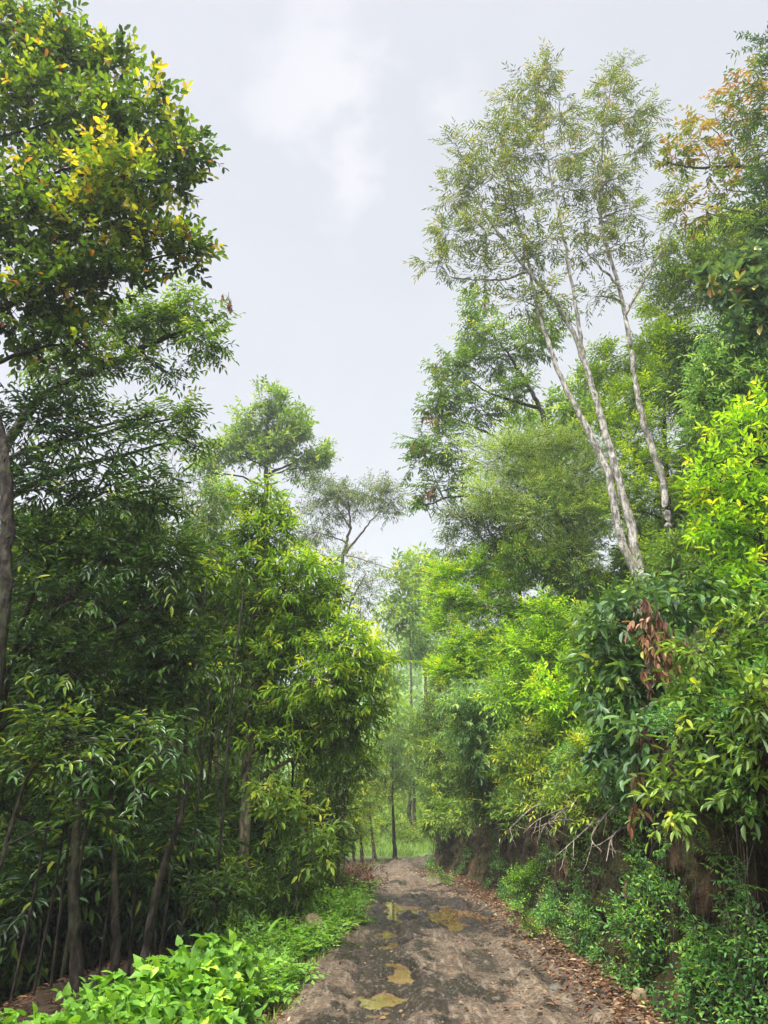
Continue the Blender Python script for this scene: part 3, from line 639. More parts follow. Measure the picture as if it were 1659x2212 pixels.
ptree('gum_like_tree', 'thin forked bare-trunked tree with sparse narrow grey-green leaves in the sky gap', 'tree', 30, 'thin',
  [(690, 1065, 45, 35), (740, 1065, 50, 35), (800, 1060, 45, 32), (845, 1075, 38, 35), (700, 1110, 45, 40), (830, 1110, 35, 28), (680, 1150, 35, 40), (770, 1090, 40, 25)],
  trunks=[[(715, 1600), (728, 1320), (742, 1200), (756, 1140), (752, 1080)], [(742, 1200), (790, 1140), (830, 1090)], [(756, 1140), (730, 1100), (700, 1070)]], r0=.16, cover=1.1, bark='brown', nsub=10, lscale=1.15, fill=.9)
ptree('loose_tree', 'small loose-leaved tree with drooping thin twigs just under the forked grey-green tree', 'tree', 27, 'thin',
  [(770, 1230, 50, 40), (800, 1290, 45, 40), (760, 1280, 45, 50), (830, 1250, 40, 30, 0, .1), (745, 1200, 30, 30)], trunk=[(740, 1700), (742, 1450), (752, 1320), (790, 1240)], r0=.10, cover=.6, bark='brown', nsub=8, fill=.9)
for lobes, tr, lab in (
  ([(380, 1370, 70, 60), (290, 1350, 80, 60), (420, 1440, 70, 60), (340, 1450, 60, 50)], [(310, 2085), (345, 1900), (395, 1740), (400, 1560), (370, 1400)], 'leaning sapling with grey bark rising out of the heart-leaved weeds'),
  ([(80, 1400, 90, 60), (180, 1430, 80, 60), (60, 1500, 90, 60), (160, 1540, 80, 60)], [(165, 2140), (160, 1900), (170, 1720), (150, 1500)], 'dark thick-trunked tree standing at the edge of the black understory'),
  ([(250, 1500, 80, 60), (210, 1590, 90, 60), (330, 1560, 80, 60), (280, 1640, 80, 50)], [(250, 2030), (247, 1850), (240, 1700), (250, 1520)], 'straight black-trunked tree behind the leaning sapling')):
    ptree('understory_tree', lab, 'tree', 8.6 if 'thick' in lab else 9.0, 'dark', lobes, trunk=tr, r0=.095 if 'thick' in lab else .06, cover=2.0, bark='dark', group='dark trees of the understory', nsub=9, dt=.03)
ptree('drooping_sapling', 'sapling hanging long dark leaves in front of the black tree trunks', 'sapling', 7.6, 'dark',
  [(200, 1640, 60, 45), (150, 1600, 70, 50), (90, 1580, 80, 45), (310, 1690, 40, 35), (190, 1770, 35, 25), (360, 1600, 50, 40), (60, 1650, 60, 40)], trunk=[(-40, 2050), (20, 1800), (80, 1650), (200, 1600), (330, 1600)], r0=.03, cover=1.5, bark='dark', nsub=7, dt=.12)
ptree('drooping_sapling', 'low sapling with drooping leaves beside the leaning grey sapling', 'sapling', 9.5, 'dark',
  [(330, 1850, 50, 45), (360, 1800, 35, 35), (300, 1890, 40, 30)], trunk=[(335, 2060), (330, 1950), (340, 1830)], r0=.02, cover=1.6, bark='dark', nsub=7, dt=.05)
ptree('light_leaf_shrub', 'shrub of pale round leaves in the shade under the young-leaved tree', 'shrub', 12.5, 'biglime',
  [(590, 1700, 45, 35), (640, 1740, 50, 40), (690, 1790, 40, 40), (610, 1770, 40, 35), (660, 1830, 50, 35, 0, -.2), (700, 1850, 35, 30, 0, -.15)], trunk=[(640, 2010), (640, 1900), (620, 1740)], r0=.03, cover=1.7, bark='brown', kids='shrub', nsub=8)
ptree('leafy_bush', 'dark bush at the foot of the pale-trunked young-leaved tree', 'bush', 13, 'midfine',
  [(440, 1880, 70, 60), (520, 1930, 60, 50), (600, 1900, 60, 60), (480, 1980, 60, 40), (560, 1990, 50, 30), (660, 1930, 50, 50)], r0=.03, cover=1.5, bark='dark', kids='shrub', dt=-.15)
ptree('bamboo_like_shrub', 'shrub with narrow pointed leaves catching light low in the dark thicket', 'shrub', 10.5, 'dark',
  [(470, 1950, 45, 35), (500, 1930, 40, 30), (430, 1930, 40, 30)], r0=.015, cover=1.3, bark='dark', kids='shrub', dt=.2, lscale=.8)
ptree('roadside_tree', 'thin grey-trunked tree at the left road edge before the dry brush heap', 'tree', 17.5, 'midfine',
  [(730, 1650, 50, 50), (690, 1690, 50, 50), (770, 1670, 40, 45), (700, 1600, 50, 40), (780, 1610, 40, 35), (720, 1750, 45, 50), (690, 1830, 50, 60), (650, 1880, 50, 60)], trunk=[(731, 1965), (728, 1860), (727, 1740), (724, 1640)], r0=.085, cover=2.0, bark='brown', dt=-.12)
# behind: deep forest fill, each its own tree
def mtree(name, label, cat, x, y, hgt, spec, crown, r0, bark='dark', cover=1.8, group=None, lean=0, lscale=1.3, clear=.35, n=9, dt=-.1):
    g = h1(x, y); b = np.array([x, y, g-.15]); tp = b+[lean, rng.uniform(-.4, .4), hgt*.92]
    tr = [b, b+(tp-b)*.35+rng.normal(0, .12, 3)*[1, 1, 0], b+(tp-b)*.7+rng.normal(0, .15, 3)*[1, 1, 0], tp]
    L = []
    for k in range(n):
        f = clear + (1-clear)*(k+.5)/n; an = k*2.4+rng.random()
        w = crown*(1-.6*((f-clear)/(1-clear))**2)*rng.uniform(.45, .75)
        c = b+(tp-b)*f + np.array([cos(an)*w, sin(an)*w, 0]); q = crown*.5*rng.uniform(.8, 1.2)
        L.append((c, (q, q, q*.75), rng.normal(0, .05)))
    return make_tree(name, label, cat, L, [tr], spec, r0=r0, cover=cover, bark=bark, group=group, lscale=lscale, nsub=7, subr=.5, dt=dt)
FOREST = 'trees of the forest behind the left-hand thicket'
def clone(root, loc, rz, sc, label, group):
    r = root.copy(); COL.objects.link(r); r.location = tuple(float(v) for v in loc); r.rotation_euler = (0, 0, rz); r.scale = (sc, sc, sc)
    r['label'] = label; r['group'] = group
    for ch in root.children:
        c = ch.copy(); COL.objects.link(c); c.parent = r
    return r
fl = 'slim dark forest tree in the shaded wood behind the left-hand thicket'
p1 = mtree('forest_tree', fl, 'tree', -5.2, 13.6, 9.0, 'midfine', 2.0, .10, group=FOREST, clear=.30, n=12, dt=-.22)
p2 = mtree('forest_tree', fl, 'tree', -7.5, 17.5, 11.0, 'dark', 2.3, .13, group=FOREST, clear=.28, n=12, dt=.02)
p3 = mtree('forest_tree', fl, 'tree', -3.6, 18.5, 8.0, 'midfine', 1.8, .08, group=FOREST, clear=.25, n=12, dt=-.15)
for k, (x, y, s_) in enumerate([(-9.5, 12.5, .95), (-12, 17, 1.1), (-10.5, 22.5, 1.15), (-7.3, 23.5, 1.1), (-14.5, 23, 1.2), (-10.5, 29, 1.2), (-13, 32, 1.3), (-18, 28, 1.2), (-7, 9.5, .8), (-11, 8, .9), (-17, 18, 1.1), (-9, 38, 1.3), (-14, 40, 1.4)]):
    clone((p1, p2, p3)[k % 3], (x, y, h1(x, y)-.15), rng.random()*6.28, s_, fl, FOREST)
UND = 'dark shrubs filling the shaded thicket'; ul = 'dark leafy shrub in the shaded thicket left of the road'
def mshrub(x, y, r, spec, dt, name='slope_shrub', label='', group='', cover=1.9, lscale=1.1):
    g = h1(x, y); L = []
    for k in range(6):
        an = k*1.05+rng.random()*.5; q = r*rng.uniform(.42, .6)
        L.append((np.array([x+cos(an)*r*.55, y+sin(an)*r*.55, g+r*rng.uniform(.35, .95)]), (q, q, q*.8), 0))
    L.append((np.array([x, y, g+r*1.1]), (r*.5, r*.5, r*.45), 0))
    return make_tree(name, label, 'shrub', L, [[np.array([x, y, g-.2]), np.array([x, y, g+r*.5])]], spec, r0=.03, cover=cover, bark='dark', group=group, lscale=lscale, nsub=6, subr=.55, dt=dt, kids='shrub')
v1 = mshrub(-5.6, 14.0, 1.0, 'midfine', -.28, 'thicket_shrub', ul, UND); v2 = mshrub(-3.2, 15.2, 1.0, 'dark', -.05, 'thicket_shrub', ul, UND)
k = 0
for y in np.arange(9.5, 20.5, 1.7):
    for j in range(5):
        xx = -2.6-j*1.9*(y/14)+rng.uniform(-.6, .6); yy = y+rng.uniform(-.7, .7)
        if yy < 12.5 and xx > -5.5 - (12.5-yy): continue
        clone((v1, v2)[k % 2], (xx, yy, h1(xx, yy)-.15), rng.random()*6.28, rng.uniform(.9, 1.7)*(1 if y > 12 else .75), ul, UND); k += 1
for k, (x, y) in enumerate([(-6.4, 3), (-5.6, -1), (-5.6, -5), (-9, 4.5), (-9.5, -1)]):  # unseen trees beside and behind the camera, added to shade the left thicket
    clone((p1, p2)[k % 2], (x, y, h1(x, y)-.15), rng.random()*6.28, 1.05, fl, FOREST)
# thin bare stems of the thicket
STEM = 'thin bare stems standing in the shaded thicket'
for k, (px, Y, w, hgt, lean) in enumerate([(75, 9.5, .018, 3.4, .2), (115, 10, .02, 4.2, -.15), (212, 9.6, .022, 4.6, .1), (280, 10.2, .02, 4.4, -.2), (345, 10.8, .025, 5.0, .15), (385, 11.4, .022, 4.6, .25), (455, 12, .03, 5.2, .1), (30, 9.8, .02, 4.0, .3), (565, 14, .03, 5.0, -.1), (610, 15, .03, 5.0, .2), (655, 16, .03, 5.0, 0), (140, 11, .03, 4.8, .1), (185, 12.5, .035, 5.2, -.2), (420, 13.5, .04, 5.4, .1), (260, 13, .035, 5.2, .2)]):
    x = (px-CX)/FPX*(Y*cos(PITCH)-.6); g = h1(x, Y); mb = MB()
    p = spline([(x, Y, g-.1), (x+lean*.3, Y+.05, g+hgt*.35), (x+lean*.5, Y, g+hgt*.7), (x+lean, Y+.1, g+hgt)], 6)
    root = mb
    mb.tube(p, np.linspace(w, w*.5, len(p)), 6)
    for q in range(5):
        i = int(rng.integers(6, len(p)-1)); d = nrm(rng.normal(0, 1, 3)*[1, 1, .4]+[0, 0, .7]); e_ = p[i]+d*rng.uniform(.3, .8)
        mb.tube(bez(p[i], e_, .1, 5), np.linspace(w*.4, .003, 5), 4)
    tag(mb.build('bare_sapling', BK['dark'], None, smooth_sh=True), 'thin bare dark stem in the shaded thicket left of the road', 'sapling', STEM)

# far trees beyond the bend
ptree('lone_tree', 'thin dark straight-trunked tree standing alone at the outside of the bend', 'tree', 34, 'needle',
  [(848, 1690, 32, 28), (835, 1660, 30, 28), (865, 1655, 28, 26), (850, 1620, 32, 28), (840, 1720, 22, 18), (868, 1700, 22, 20), (850, 1580, 24, 22)], trunk=[(854, 1866), (851, 1800), (848, 1720), (850, 1600)], r0=.10, cover=1.3, bark='dark', nsub=9, lscale=1.5, dt=.1)
for lobes, tr, Y, lab in (
  ([(800, 1720, 35, 40), (770, 1700, 35, 40), (790, 1660, 35, 35)], [(811, 1868), (803, 1800), (797, 1720)], 33, 'small twin-stemmed tree leaning beside the lone dark tree'),
  ([(780, 1770, 28, 30), (755, 1760, 30, 35), (775, 1730, 30, 30)], [(783, 1872), (780, 1820), (778, 1760)], 31, 'small shady tree right of the dry brush heap'),
  ([(750, 1790, 30, 35), (735, 1760, 35, 40)], [(765, 1880), (762, 1830), (750, 1780)], 28, 'crooked small tree behind the dry brush heap')):
    ptree('bend_tree', lab, 'tree', Y, 'midfine', lobes, trunk=tr, r0=.09, cover=1.7, bark='brown', group='small trees at the bend', lscale=1.5, dt=.12)
for lobes, Y, spec, lab, tr in (
  ([(925, 1215, 38, 30), (900, 1240, 35, 30), (945, 1250, 40, 35), (920, 1280, 40, 35)], 52, 'cone', 'pale hazy tree top rising in the notch between both forest walls', [(925, 1700), (924, 1400), (925, 1230)]),
  ([(880, 1230, 40, 35), (860, 1270, 45, 40), (900, 1300, 45, 40), (850, 1320, 45, 40), (890, 1350, 45, 40)], 44, 'cone', 'hazy green tree in the notch, left of the lime-green one', [(885, 1750), (882, 1500), (875, 1300)]),
  ([(920, 1330, 40, 40), (900, 1390, 40, 40), (930, 1400, 40, 40)], 48, 'olive', 'thin-crowned hazy tree in the notch with bare forked limbs', [(925, 1750), (922, 1500), (915, 1370)]),
  ([(850, 1400, 40, 35), (840, 1460, 40, 40)], 60, 'cone', 'small hazy tree beyond the bend behind the young leaves', [(850, 1750), (848, 1600), (846, 1420)]),
  ([(870, 1570, 40, 40), (900, 1610, 40, 45), (880, 1660, 40, 40), (910, 1690, 35, 35)], 42, 'cone', 'dull green tree just above the grassy slope', [(895, 1790), (893, 1700), (885, 1590)]),
  ([(830, 1530, 40, 40), (845, 1600, 40, 40), (820, 1620, 35, 40)], 55, 'fresh', 'pale green bushy tree half hidden behind the young-leaved tree', [(835, 1780), (834, 1700), (835, 1560)])):
    if spec == 'fresh': spec = 'cone'
    ptree('valley_tree', lab, 'tree', Y, spec, lobes, trunk=tr, r0=.16, cover=1.7, bark='brown', group='hazy trees beyond the bend', lscale=1.7, nsub=9, subr=.42, dt=.06)
# ================================================================== RIGHT SIDE
ptree('pale_trunk_tree', 'tall tree with two pale lichened stems from one base, airy crown against the sky', 'tree', 16, 'willow',
  [(1000, 340, 55, 55), (980, 420, 50, 50), (970, 500, 50, 50), (950, 570, 50, 30), (1060, 390, 60, 60), (1080, 290, 45, 45), (1110, 230, 45, 45), (1050, 500, 60, 60), (1130, 330, 60, 60), (1150, 190, 50, 50), (1190, 150, 45, 28),
   (1140, 450, 60, 60), (1210, 250, 50, 60), (1220, 400, 60, 60), (1050, 590, 55, 40, 0, .1), (1130, 560, 60, 50), (1180, 520, 50, 50), (1130, 650, 55, 40), (1230, 330, 45, 50), (1190, 640, 45, 45)],
  trunks=[[(1388, 1275), (1366, 1150), (1332, 1020), (1292, 880), (1262, 780), (1212, 670), (1140, 585), (1060, 480), (1000, 380)],
          [(1382, 1262), (1338, 1150), (1312, 1020), (1255, 900), (1205, 800), (1165, 680), (1140, 560), (1100, 400), (1080, 290)],
          [(1262, 780), (1240, 640), (1210, 480), (1180, 330), (1160, 190)], [(1140, 585), (1080, 605), (990, 600), (925, 585)]],
  r0=.13, cover=1.05, bark='white', nsub=9, subr=.34, limb_k=1.3)
ptree('pale_trunk_tree', 'tall tree with one pale winding stem, right of the twin-stemmed pale tree', 'tree', 16.5, 'willow',
  [(1310, 200, 45, 50), (1340, 150, 40, 32), (1360, 240, 50, 50), (1300, 290, 50, 50), (1370, 330, 40, 50), (1410, 250, 35, 30), (1320, 390, 60, 60), (1280, 470, 50, 50), (1360, 450, 45, 50), (1330, 530, 50, 45), (1260, 560, 50, 45), (1400, 560, 40, 30), (1440, 490, 40, 35), (1290, 640, 40, 40), (1470, 400, 25, 40)],
  trunks=[[(1482, 1250), (1447, 1150), (1430, 1030), (1386, 900), (1364, 760), (1338, 620), (1300, 490), (1300, 330), (1320, 180)], [(1350, 680), (1400, 590), (1450, 500), (1485, 410), (1490, 370)], [(1338, 620), (1280, 560), (1240, 500)]],
  r0=.12, cover=1.0, bark='white', nsub=8, subr=.34, limb_k=1.3)
ptree('dark_trunk_tree', 'green tree with crooked dark boughs and hanging reddish-brown dead leaf bunches beside the sky', 'tree', 22, 'compound',
  [(940, 900, 42, 40), (980, 850, 50, 45), (960, 960, 50, 45), (1010, 790, 50, 50), (960, 800, 30, 25), (1050, 720, 55, 50, 0, .1), (1040, 660, 40, 35, 0, .15), (1090, 770, 50, 50), (1030, 880, 50, 40), (1110, 850, 50, 45), (950, 1060, 50, 28), (920, 1085, 25, 18), (1000, 1010, 45, 30), (905, 1000, 25, 28), (1150, 740, 50, 50), (1180, 690, 50, 45), (900, 950, 22, 28)],
  trunks=[[(1215, 1290), (1205, 1080), (1188, 960), (1165, 880), (1120, 800), (1080, 740)], [(1188, 1000), (1110, 970), (1040, 930), (970, 900)], [(1205, 1090), (1100, 1085), (1000, 1070), (920, 1090)], [(1165, 880), (1060, 850), (1000, 810)]],
  r0=.19, cover=1.3, bark='dark', nsub=11, dead=[(955, 800, 25, 14, 0), (935, 905, 28, 16, 0), (930, 1060, 22, 14, 0), (1060, 640, 25, 10, 0), (905, 960, 18, 8, 0)], lscale=1.25)
ptree('drooping_tree', 'tree with fine drooping grey twigs below the dead-bunched crown, above the lime foliage', 'tree', 20, 'thin',
  [(1000, 1130, 50, 40), (980, 1180, 35, 40), (1050, 1110, 50, 40), (1090, 1150, 50, 40, 0, -.2), (1060, 1170, 45, 30, 0, -.3)], trunk=[(1130, 1500), (1120, 1250), (1080, 1130), (1020, 1120)], r0=.07, cover=1.5, bark='dark')
ptree('feathery_tree', 'airy olive tree of very fine feathery leaves in front of the crooked dark trunk', 'tree', 18.5, 'olivefine',
  [(1080, 990, 70, 45), (1150, 960, 70, 45), (1120, 1050, 80, 50), (1200, 1040, 70, 50), (1230, 970, 55, 45), (1180, 1120, 75, 50), (1260, 1110, 60, 55), (1060, 1070, 55, 35), (1280, 1020, 45, 50), (1230, 1190, 60, 40)],
  trunks=[[(1300, 1420), (1270, 1240), (1210, 1120), (1130, 1030)], [(1285, 1260), (1180, 1150), (1100, 1080)]], r0=.06, cover=1.25, bark='dark', nsub=14, fill=.95, dt=.38)
ptree('lime_tree', 'lime-green fine-leaved tree leaning over the bend from the right bank', 'tree', 20, 'lime',
  [(970, 1250, 50, 35), (1030, 1230, 55, 40), (990, 1310, 60, 40), (1060, 1300, 65, 45), (1000, 1380, 60, 45), (1080, 1370, 70, 45), (1140, 1330, 55, 45), (950, 1290, 30, 25), (1040, 1440, 70, 45), (1120, 1440, 65, 40), (1100, 1250, 50, 40), (970, 1450, 45, 40), (960, 1350, 30, 25)],
  trunks=[[(1190, 1720), (1160, 1560), (1110, 1440), (1040, 1340)], [(1180, 1640), (1100, 1480), (1010, 1420)]], r0=.08, cover=2.4, bark='dark', nsub=13, subflat=.5, dt=.10)
ptree('bright_tree', 'vivid green tree glowing between the two pale trunks high on the slope', 'tree', 17.6, 'vivid',
  [(1440, 670, 60, 45), (1480, 740, 60, 45), (1400, 740, 50, 50), (1430, 820, 65, 50), (1500, 830, 50, 45), (1390, 850, 45, 45), (1330, 880, 50, 45), (1370, 940, 60, 45), (1450, 900, 60, 45), (1350, 1010, 55, 45), (1430, 1000, 60, 45), (1310, 800, 45, 50, .5, -.1), (1400, 1080, 60, 50), (1350, 1100, 45, 45)],
  trunk=[(1460, 1330), (1445, 1100), (1435, 900), (1440, 720)], r0=.10, cover=2.3, bark='dark', nsub=11, subflat=.5, dt=.14)
ptree('bright_shrub', 'vivid green shrub at the foot of the pale winding stem', 'shrub', 17.2, 'vivid',
  [(1410, 1190, 40, 40), (1440, 1230, 40, 35), (1400, 1250, 35, 30)], r0=.03, cover=1.8, bark='dark', kids='shrub')
ptree('rust_leaf_tree', 'sparse tree with rusty orange leaves against the sky at the top right', 'tree', 13, 'rust',
  [(1490, 300, 50, 40), (1550, 260, 50, 40), (1600, 200, 50, 40), (1640, 160, 40, 40), (1460, 340, 40, 30), (1530, 340, 50, 40), (1600, 300, 50, 45), (1570, 410, 50, 30, 0, -.1), (1640, 240, 30, 40), (1620, 360, 40, 30), (1530, 460, 40, 30), (1480, 440, 30, 25)],
  trunks=[[(1720, 900), (1690, 600), (1650, 390), (1600, 360), (1500, 362), (1440, 350)], [(1650, 390), (1620, 300), (1600, 220)], [(1600, 360), (1560, 300), (1520, 260)]], r0=.09, cover=.55, bark='brown', nsub=9, limb_k=.7)
ptree('feather_leaf_tree', 'dark tree with feathery compound fronds cut by the right edge below the rusty leaves', 'tree', 11, 'pinnate',
  [(1640, 400, 40, 30), (1650, 450, 40, 35), (1620, 490, 40, 25), (1655, 350, 25, 25), (1660, 90, 20, 40), (1655, 250, 20, 30), (1640, 560, 40, 30)], trunk=[(1730, 1000), (1715, 700), (1700, 450), (1690, 200), (1680, 80)], r0=.08, cover=1.7, bark='dark', nsub=8)
ptree('canopy_tree', 'olive green bushy tree on the skyline right of the winding pale stem', 'tree', 17, 'midfine',
  [(1480, 560, 60, 45, 0, .1), (1540, 530, 60, 45, 0, .1), (1590, 500, 55, 45), (1450, 610, 50, 35), (1520, 600, 60, 45), (1580, 570, 55, 45), (1640, 540, 50, 50), (1560, 650, 60, 40), (1630, 620, 50, 40)], trunk=[(1600, 1150), (1580, 900), (1560, 700), (1550, 560)], r0=.09, cover=2.0, bark='dark', dt=.05, lscale=1.1)
ptree('whorl_leaf_tree', 'tree with whorls of large grey-green leaves and pale upright buds near the right edge', 'tree', 9.5, 'rhodo',
  [(1560, 610, 40, 25), (1610, 590, 45, 30), (1590, 650, 40, 30), (1640, 640, 40, 35), (1650, 570, 30, 30), (1620, 690, 35, 25)], trunk=[(1720, 1000), (1690, 800), (1640, 660), (1580, 620)], r0=.05, cover=1.5, bark='dark', nsub=7)
ptree('pale_olive_tree', 'drooping pale olive-leaved tree above the yellow-green bush on the right', 'tree', 11.5, 'olive',
  [(1560, 730, 55, 45), (1610, 760, 55, 45), (1650, 720, 40, 45), (1540, 800, 50, 45), (1600, 840, 55, 45), (1650, 820, 40, 45), (1530, 880, 50, 50), (1540, 960, 40, 50), (1580, 920, 45, 40), (1500, 930, 30, 40)], trunk=[(1660, 1300), (1630, 1050), (1600, 880), (1590, 760)], r0=.06, cover=2.0, bark='dark', nsub=10, lscale=.9)
ptree('yellow_green_bush', 'bright yellow-green bush reaching in from the right edge at mid height', 'bush', 9, 'yellowlime',
  [(1600, 920, 50, 35, 0, .1), (1640, 880, 40, 35), (1560, 1010, 55, 35), (1620, 1000, 55, 45), (1540, 1070, 45, 28), (1600, 1080, 60, 45), (1650, 1060, 40, 50), (1570, 1150, 60, 40), (1640, 1150, 45, 50), (1550, 1140, 28, 28, 0, -.1), (1610, 1220, 55, 45), (1650, 1280, 45, 50), (1580, 1280, 45, 35, 0, -.1)],
  trunk=[(1700, 1500), (1670, 1300), (1630, 1100), (1600, 960)], r0=.04, cover=1.7, bark='dark', kids='shrub', nsub=9)
ptree('dark_shrub', 'dark shrub in the hollow behind the yellow-green bush', 'shrub', 10.5, 'midfine',
  [(1545, 1020, 45, 50), (1550, 1100, 40, 50), (1560, 1220, 50, 45), (1545, 1270, 45, 35), (1570, 1330, 60, 50), (1520, 940, 30, 35)], r0=.03, cover=1.9, bark='dark', kids='shrub', dt=-.25)
ptree('large_leaf_shrub', 'grey-green large-leaved shrub with bunches of dead copper leaves hanging over the bank', 'shrub', 9, 'big',
  [(1330, 1340, 50, 40), (1400, 1310, 50, 35), (1470, 1300, 50, 35), (1310, 1420, 45, 50), (1370, 1430, 50, 45), (1320, 1500, 45, 50), (1390, 1520, 50, 45), (1440, 1380, 50, 40), (1350, 1580, 45, 45), (1410, 1600, 40, 50), (1320, 1620, 40, 40), (1530, 1290, 50, 35), (1440, 1480, 40, 40), (1390, 1680, 30, 35)],
  trunk=[(1440, 1760), (1425, 1620), (1400, 1480), (1390, 1340)], r0=.05, cover=1.35, bark='dark', kids='shrub', nsub=8,
  dead=[(1380, 1310, 34, 8, -.75), (1420, 1330, 30, 8, -.75), (1400, 1370, 34, 9, -.75), (1440, 1375, 26, 7, -.75), (1425, 1410, 34, 9, -.75), (1405, 1440, 26, 6, -.75), (1485, 1395, 24, 6, -.6), (1515, 1405, 20, 6, -.6), (1390, 1570, 28, 10, -.75), (1375, 1640, 22, 8, -.75), (1368, 1735, 10, 3, -.75), (1420, 1690, 11, 3, -.75), (1460, 1510, 16, 5, -.6)])
ptree('large_leaf_shrub', 'yellow-green large-leaved shrub draping over the bank above the strap-leaved plant', 'shrub', 6.6, 'biglime',
  [(1500, 1500, 50, 45, 0, -.1), (1570, 1470, 50, 45), (1630, 1480, 40, 50), (1520, 1590, 55, 45, 0, -.05), (1590, 1580, 50, 45), (1640, 1600, 40, 50), (1490, 1680, 50, 35, 0, .05), (1560, 1680, 50, 40), (1620, 1690, 45, 40), (1460, 1740, 35, 30, 0, .1), (1520, 1410, 45, 35, 0, -.1), (1590, 1390, 45, 40, 0, -.1), (1650, 1520, 40, 50), (1655, 1430, 40, 45), (1655, 1340, 40, 45)],
  trunk=[(1700, 1800), (1640, 1680), (1580, 1560), (1550, 1460)], r0=.035, cover=1.25, bark='dark', kids='shrub', nsub=9, dt=-.30, lscale=.8,
  dead=[(1580, 1700, 11, 2, -.2)])
ptree('lime_shrub', 'lime-green shrub at mid bank between the leaning lime tree and the dead-leaved shrub', 'shrub', 14, 'yellowlime',
  [(1200, 1460, 55, 35), (1250, 1490, 45, 35), (1180, 1510, 45, 35, 0, -.05), (1230, 1550, 50, 35, 0, -.1), (1290, 1560, 35, 30, 0, -.1)], r0=.03, cover=1.8, bark='dark', kids='shrub', lscale=.95)
ptree('bank_shrub', 'mid-green shrub hanging over the earth bank below the lime-green shrub', 'shrub', 14.5, 'midfine',
  [(1150, 1600, 60, 45), (1210, 1620, 60, 45), (1270, 1640, 50, 45), (1170, 1680, 55, 45, 0, .08), (1240, 1710, 55, 40), (1300, 1700, 45, 40), (1180, 1730, 50, 32, 0, .1), (1290, 1745, 40, 30), (1120, 1660, 45, 45), (1240, 1750, 45, 28)], r0=.03, cover=2.0, bark='dark', kids='shrub', dt=.12)
ptree('bank_shrub', 'yellowish shrub with a few orange leaves over the far part of the earth bank', 'shrub', 19, 'olive',
  [(1010, 1570, 50, 45), (1060, 1540, 55, 40, 0, .1), (1040, 1630, 50, 45), (1100, 1590, 45, 45), (1000, 1520, 45, 35), (1080, 1500, 55, 35), (1140, 1530, 45, 40, 0, -.1)], r0=.03, cover=1.9, bark='dark', kids='shrub')
ptree('bank_shrub', 'dark green bushes above the undercut of the far bank', 'shrub', 20, 'midfine',
  [(1080, 1680, 50, 45), (1040, 1720, 45, 45), (1100, 1740, 50, 40), (1060, 1755, 50, 30), (1130, 1755, 45, 30), (1010, 1660, 40, 45)], r0=.03, cover=2.1, bark='dark', kids='shrub', dt=-.12, lscale=1.1)
ptree('bank_shrub', 'fresh green bush overhanging the spur of bank where the road disappears', 'shrub', 27, 'bushmid',
  [(950, 1680, 38, 40), (985, 1720, 40, 40), (940, 1740, 30, 40), (970, 1765, 42, 32), (935, 1775, 22, 28), (1010, 1765, 40, 30), (1000, 1650, 35, 40), (960, 1620, 35, 35)], r0=.03, cover=2.0, bark='dark', kids='shrub', lscale=1.2, dt=.1)
ptree('bank_shrub', 'pale green loose bush rising behind the spur of bank at the bend', 'shrub', 29, 'midfine',
  [(950, 1520, 40, 40), (930, 1570, 35, 40), (970, 1580, 40, 40), (920, 1620, 28, 35), (950, 1460, 35, 35)], r0=.04, cover=1.8, bark='dark', kids='shrub', lscale=1.3, dt=.05)
ptree('slope_tree', 'shaded green tree on the slope left of the pale trunks', 'tree', 18.5, 'midfine',
  [(1180, 1230, 60, 45), (1250, 1260, 60, 45), (1130, 1210, 50, 40), (1300, 1280, 50, 45), (1210, 1320, 60, 45), (1280, 1360, 55, 45), (1180, 1390, 55, 45), (1260, 1420, 55, 40)], trunk=[(1270, 1520), (1268, 1380), (1266, 1280)], r0=.13, cover=2.0, bark='dark', dt=-.05)
ptree('slope_tree', 'leafy tree filling the gap behind the dark crooked trunk', 'tree', 26, 'fresh' if False else 'cone',
  [(1130, 920, 50, 45), (1220, 880, 50, 50), (1270, 830, 50, 50), (1160, 1000, 55, 45), (1240, 950, 50, 45), (1290, 900, 50, 50)], trunk=[(1260, 1350), (1255, 1150), (1230, 920)], r0=.12, cover=2.0, bark='dark', dt=-.08)
ptree('slope_tree', 'bright fine-leaved tree closing the gap left of the twin pale stems', 'tree', 21, 'vivid',
  [(1100, 1190, 55, 45), (1160, 1160, 55, 45), (1220, 1200, 55, 45), (1280, 1180, 50, 45), (1120, 1120, 50, 40), (1200, 1090, 55, 45), (1270, 1110, 50, 45), (1060, 1220, 45, 35), (1150, 1230, 55, 40), (1260, 1250, 50, 40), (1310, 1060, 40, 50), (1180, 1030, 50, 45)], trunk=[(1230, 1500), (1222, 1300), (1210, 1120)], r0=.09, cover=2.0, bark='dark', subflat=.5)
ptree('slope_shrub', 'yellow-green shrub low on the slope between the leaning lime tree and the pale stems', 'shrub', 17, 'lime',
  [(1180, 1330, 50, 40), (1240, 1350, 50, 40), (1130, 1390, 50, 40), (1200, 1410, 55, 40), (1290, 1400, 45, 40), (1090, 1500, 50, 40), (1150, 1480, 50, 40)], r0=.03, cover=2.0, bark='dark', kids='shrub', lscale=1.1)
ptree('slope_shrub', 'dim shrub in the shade between the winding pale stem and the dead-leaved shrub', 'shrub', 12, 'bushmid',
  [(1300, 1330, 40, 35), (1540, 1210, 40, 45), (1460, 1310, 45, 30), (1570, 1250, 45, 45), (1280, 1370, 45, 40), (1270, 1430, 40, 40)], r0=.03, cover=1.8, bark='dark', kids='shrub', dt=-.15)
